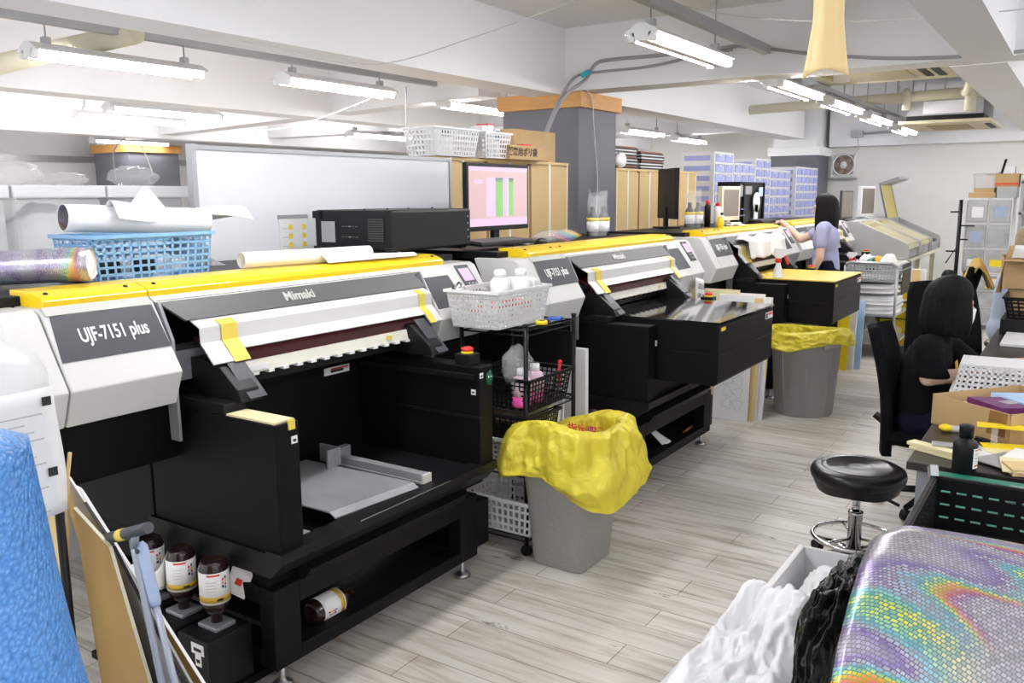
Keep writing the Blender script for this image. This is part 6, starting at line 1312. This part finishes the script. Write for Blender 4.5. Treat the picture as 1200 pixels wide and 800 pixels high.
# ------------------------------------------------ standing woman
def standing():
    t = thing('person','standing woman in a lavender short-sleeved top and dark skirt, reaching to a keyboard','person',(8.25,2.0,0))
    o = Vector((8.25,2.0,0)); P = lambda x,y,z: o+Vector((x,y,z))
    hc = P(.02,.04,1.475); hf = (-.25,.95,-.18)
    RS, RE, RW_ = P(.165,.03,1.285), P(.12,.26,1.175), P(.19,.47,1.335)
    LS, LE, LW = P(-.165,.0,1.285), P(-.20,.0,1.03), P(-.19,.10,.81)
    body = head(hc,hf)+[('c',P(.01,.01,1.28),P(.015,.025,1.41),.054,.048),
        ('e',P(0,.0,1.18),(.155,.105,.15)),('e',P(0,0,1.02),(.125,.092,.13)),('e',P(0,-.02,.86),(.160,.118,.12)),
        ('c',LS,LE,.047,.037),('c',LE,LW,.036,.025),('c',RS,RE,.047,.037),('c',RE,RW_,.036,.025),('c',P(-.12,0,1.29),P(.12,0,1.29),.055,.055),
        ('c',P(-.085,-.01,.80),P(-.09,.01,.46),.078,.052),('c',P(-.09,.01,.46),P(-.09,-.02,.08),.052,.034),('c',P(.085,-.01,.80),P(.09,-.03,.46),.078,.052),('c',P(.09,-.03,.46),P(.09,-.06,.08),.052,.034),
        ('c',P(-.09,-.03,.045),P(-.09,.13,.03),.036,.026),('c',P(.09,-.07,.045),P(.09,.09,.03),.036,.026)]
    body += hand(RW_,(.05,.16,.0),(0,-.1,-1),(-1,0,.0),.30)+hand(LW,(.0,.25,-1),(1,0,0),(0,1,.2),.25)
    bo = blob(body,'body','skin',t,.0068,3)
    top = [('e',P(0,.0,1.18),(.166,.116,.16)),('e',P(0,0,1.03),(.137,.104,.15)),('c',P(0,-.005,.93),P(0,0,1.05),.128,.118),('c',P(-.125,0,1.292),P(.125,0,1.292),.062,.062),('c',LS,LS.lerp(LE,.55),.060,.053),('c',RS,RS.lerp(RE,.55),.060,.053),('c',P(0,.01,1.28),P(.005,.015,1.335),.066,.060)]
    blob(top,'knit_top','lav',bo,.009,4)
    sk = B(); sk.lathe([(.128,1.0),(.140,.94),(.172,.84),(.182,.70),(.196,.45),(.21,.22),(.20,.22),(.17,.7),(.12,.99)],o+Vector((0,-.012,0)),40,sx=1,sy=.78); sk.build('skirt','navy',bo)
    bob(hc,hf,.245,'hair','hair',bo,w=.100,dpt=.116,top=.112,flare=1.08,open_=.75)
    for s in (-1,1): B().lathe([(.045,0),(.05,.01),(.046,.03),(.034,.055),(0,.06)],P(s*.09,.03 if s<0 else -.01,0),18,sx=.85,sy=2.3).build('shoe','black_pl',bo)
    f = Vector(hf).normalized(); s = f.cross(Vector((0,0,1))).normalized(); B().tube([hc+s*.078+f*.02+Vector((0,0,.012)),hc+s*.06+f*.088+Vector((0,0,.012)),hc-s*.06+f*.088+Vector((0,0,.012)),hc-s*.078+f*.02+Vector((0,0,.012))],.003,6).build('glasses','wood_red',bo)
    for q in (-1,1): B().ball(hc+f*.074+s*q*.03+Vector((0,0,.005)),(.011,.011,.008),10,8).build('eye','paper',bo); B().ball(hc+f*.083+s*q*.03+Vector((0,0,.005)),.0045,8,6).build('iris','hair',bo)
standing()
# ------------------------------------------------ seated woman
def seated():
    t = thing('person','seated woman with a black bob, black T-shirt and white mask, working at the desk','person',(4.72,.70,0))
    P = lambda x,y,z: Vector((4.72+x,.575+y,z)); hc = P(.02,-.05,1.065); hf = (.12,-1,-.22)
    RS, RE, RW_ = P(-.175,.02,.845), P(-.19,.01,.715), P(-.05,-.23,.745)
    LS, LE, LW = P(.175,.0,.845), P(.27,-.13,.70), P(.21,-.37,.765)
    body = head(hc,hf)+[('c',P(0,.03,.84),P(.01,-.02,.985),.055,.048),('e',P(0,.05,.74),(.165,.11,.155),0,.15),('e',P(0,.06,.58),(.135,.095,.14)),('e',P(0,.055,.48),(.160,.110,.10)),
        ('c',P(-.12,.03,.85),P(.12,.03,.85),.055,.055),('c',RS,RE,.050,.040),('c',RE,RW_,.040,.026),('c',LS,LE,.050,.040),('c',LE,LW,.040,.026),
        ('c',P(-.09,.06,.47),P(-.10,-.34,.47),.085,.058),('c',P(-.10,-.34,.47),P(-.10,-.36,.09),.055,.036),('c',P(.09,.06,.47),P(.10,-.34,.47),.085,.058),('c',P(.10,-.34,.47),P(.10,-.36,.09),.055,.036),
        ('c',P(-.10,-.36,.045),P(-.10,-.50,.03),.036,.027),('c',P(.10,-.36,.045),P(.10,-.50,.03),.036,.027)]
    body += hand(RW_,(.05,-1,.12),(0,-.1,-1),(1,0,0),.25)+hand(LW,(-.1,-1,.05),(0,-.1,-1),(-1,0,0),.3)
    bo = blob(body,'body','skin',t,.0068,3)
    sh = [('l',[(P(0,.055,.44),.182,.130),(P(0,.055,.56),.170,.126),(P(0,.05,.68),.178,.126),(P(0,.045,.78),.185,.115),(P(0,.03,.86),.165,.085),(P(0,.015,.90),.085,.066),(P(.003,.005,.915),.062,.058)]),
          ('c',P(-.15,.025,.85),P(.15,.015,.85),.070,.070),('c',RS,RS.lerp(RE,.3),.067,.068),('l',[(RS.lerp(RE,.95)+Vector((0,-.02,0)),.064,.082),(RS.lerp(RE,.45),.064,.076),(RS+Vector((.01,0,.0)),.058,.064)]),('c',LS,LS.lerp(LE,.85),.064,.074),('c',P(-.06,.06,.46),P(.06,.06,.46),.12,.12)]
    blob(sh,'t_shirt','blkcloth',bo,.009,3)
    B().hexa([P(-.05,-.085,.78),P(.03,-.085,.78),P(.03,-.098,.70),P(-.05,-.098,.70)],(0,-.004,0)).build('shirt_print','gold',bo)
    tr = [('c',P(-.09,.06,.47),P(-.10,-.34,.47),.098,.072),('c',P(-.10,-.34,.47),P(-.10,-.36,.12),.068,.060),('c',P(.09,.06,.47),P(.10,-.34,.47),.098,.072),('c',P(.10,-.34,.47),P(.10,-.36,.12),.068,.060),('e',P(0,.055,.48),(.175,.122,.112))]
    blob(tr,'trousers','navy',bo,.010,3)
    bob(hc+Vector((0,.005,0)),hf,.175,'hair','hair',bo,w=.108,dpt=.122,top=.118,flare=1.10,open_=.62)
    f = Vector(hf).normalized(); s = f.cross(Vector((0,0,1))).normalized(); u = s.cross(f)
    def mk(a, b_): x = (a-.5)*2; return hc+f*(.112-.050*x*x-.008*abs(b_-.5))+s*x*.075+u*(-.008-.095*b_+.012*abs(x))
    B().grid(mk,14,10).build('face_mask','mask',bo,solid=.003)
    for q in (-1,1): B().ball(hc+f*.074+s*q*.03+Vector((0,0,.005)),(.011,.011,.008),10,8).build('eye','paper',bo); B().ball(hc+f*.083+s*q*.03+Vector((0,0,.005)),.0045,8,6).build('iris','hair',bo)
    for q in (-1,1): B().lathe([(.045,0),(.05,.01),(.046,.035),(.034,.06),(0,.065)],P(q*.10,-.42,0),18,sx=.85,sy=2.2).build('shoe','black_pl',bo)
seated()
# ------------------------------------------------ person at the right edge
def edge_person():
    t = thing('person','blond-haired person in a pale blue shirt at the right edge, seen from behind','person',(7.75,.45,0))
    P = lambda x,y,z: Vector((7.75+x,.36+y,z)); hc = P(0,-.02,1.24); hf = (.75,-.66,-.12)
    body = head(hc,hf)+[('c',P(0,.03,1.03),P(0,.0,1.17),.055,.048),('e',P(0,.04,.92),(.17,.115,.165),-.7),('e',P(0,.06,.72),(.145,.11,.15),-.7),('e',P(0,.05,.55),(.17,.15,.12)),
        ('c',P(-.12,.10,1.03),P(.12,-.05,1.03),.058,.058),('c',P(-.16,.10,1.02),P(-.20,.02,.78),.052,.042),('c',P(-.20,.02,.78),P(.02,-.22,.80),.040,.026),('c',P(.16,-.08,1.02),P(.24,-.16,.80),.052,.042),('c',P(.24,-.16,.80),P(.22,-.36,.80),.04,.026),
        ('c',P(-.05,.02,.52),P(.22,-.28,.50),.085,.06),('c',P(.22,-.28,.50),P(.24,-.30,.08),.055,.036),('c',P(.06,.10,.52),P(.34,-.16,.50),.085,.06),('c',P(.34,-.16,.5),P(.36,-.18,.08),.055,.036),('c',P(.24,-.30,.045),P(.33,-.4,.03),.036,.027),('c',P(.36,-.18,.045),P(.45,-.28,.03),.036,.027)]
    body += hand(P(.02,-.22,.80),(.6,-.7,0),(0,0,-1),(.7,.6,0),.3)+hand(P(.22,-.36,.80),(.5,-.8,0),(0,0,-1),(-.7,-.5,0),.3)
    bo = blob(body,'body','skin',t,.0075,3)
    sh = [('l',[(P(0,.06,.50),.19,.16),(P(0,.06,.65),.19,.15),(P(0,.05,.80),.20,.15),(P(0,.04,.95),.20,.13),(P(0,.03,1.04),.15,.09),(P(0,.02,1.08),.075,.065)],-.7),('c',P(-.125,.10,1.03),P(.125,-.05,1.03),.072,.072),('c',P(-.16,.10,1.02),P(-.20,.02,.78),.075,.075),('c',P(.16,-.08,1.02),P(.24,-.16,.80),.075,.075),('c',P(-.20,.02,.78),P(-.07,-.12,.80),.07,.05),('c',P(0,.03,1.02),P(0,.01,1.09),.075,.066),('c',P(-.05,.1,.55),P(.05,0,.55),.15,.15)]
    blob(sh,'shirt','ltblue',bo,.010,3)
    blob([('c',P(-.05,.02,.52),P(.22,-.28,.50),.098,.072),('c',P(.22,-.28,.50),P(.24,-.30,.10),.066,.056),('c',P(.06,.10,.52),P(.34,-.16,.50),.098,.072),('c',P(.34,-.16,.5),P(.36,-.18,.10),.066,.056),('e',P(0,.06,.52),(.185,.17,.11))],'trousers','navy',bo,.012,3)
    bob(hc,hf,.22,'hair','blond',bo,w=.108,dpt=.122,top=.112,flare=1.06,open_=.7); B().ball(hc+Vector((0,0,.05)),(.10,.10,.085),20,12).build('dark_parting','hair',bo)
    f = Vector(hf).normalized(); s = f.cross(Vector((0,0,1))).normalized()
    for q in (-1,1): B().ball(hc+f*.074+s*q*.03+Vector((0,0,.005)),(.011,.011,.008),10,8).build('eye','paper',bo)
    t2 = thing('stool','plain black seat under the blond person at the right edge','stool',(7.75,.42,0)); B().lathe([(0,.40),(.19,.40),(.2,.42),(.19,.44),(0,.44)],(7.75,.42,0),28).build('seat','leather',t2); B().lathe([(.025,.03),(.025,.40)],(7.75,.42,0),12).build('pole','chrome',t2); B().lathe([(.22,0),(.22,.02),(.03,.04)],(7.75,.42,0),24).build('stool_base','black_pl',t2)
edge_person()
# ================================================================ camera, sky, exposure
cd = bpy.data.cameras.new('camera'); cam = bpy.data.objects.new('camera', cd); COL.objects.link(cam)
cd.sensor_width = 36; cd.sensor_fit = 'HORIZONTAL'; cd.lens = FPX/1200*36; cd.clip_start = .05
cam.matrix_world = Matrix.Translation(CAM) @ RW.to_4x4()
SC.camera = cam
W = bpy.data.worlds.new('overcast_sky'); SC.world = W; W.use_nodes = True
W.node_tree.nodes['Background'].inputs[0].default_value = (.93,.96,1,1); W.node_tree.nodes['Background'].inputs[1].default_value = 1.7
for o in bpy.data.objects:
    if '_m' in o: del o['_m']
vs = SC.view_settings; vs.view_transform = 'Standard'; vs.look = 'None'; vs.gamma = 1; vs.use_curve_mapping = False; vs.exposure = .08
SC.cycles.max_bounces = 8; SC.cycles.diffuse_bounces = 4; SC.cycles.transparent_max_bounces = 16; SC.cycles.sample_clamp_indirect = 6
SC.cycles.use_denoising = True
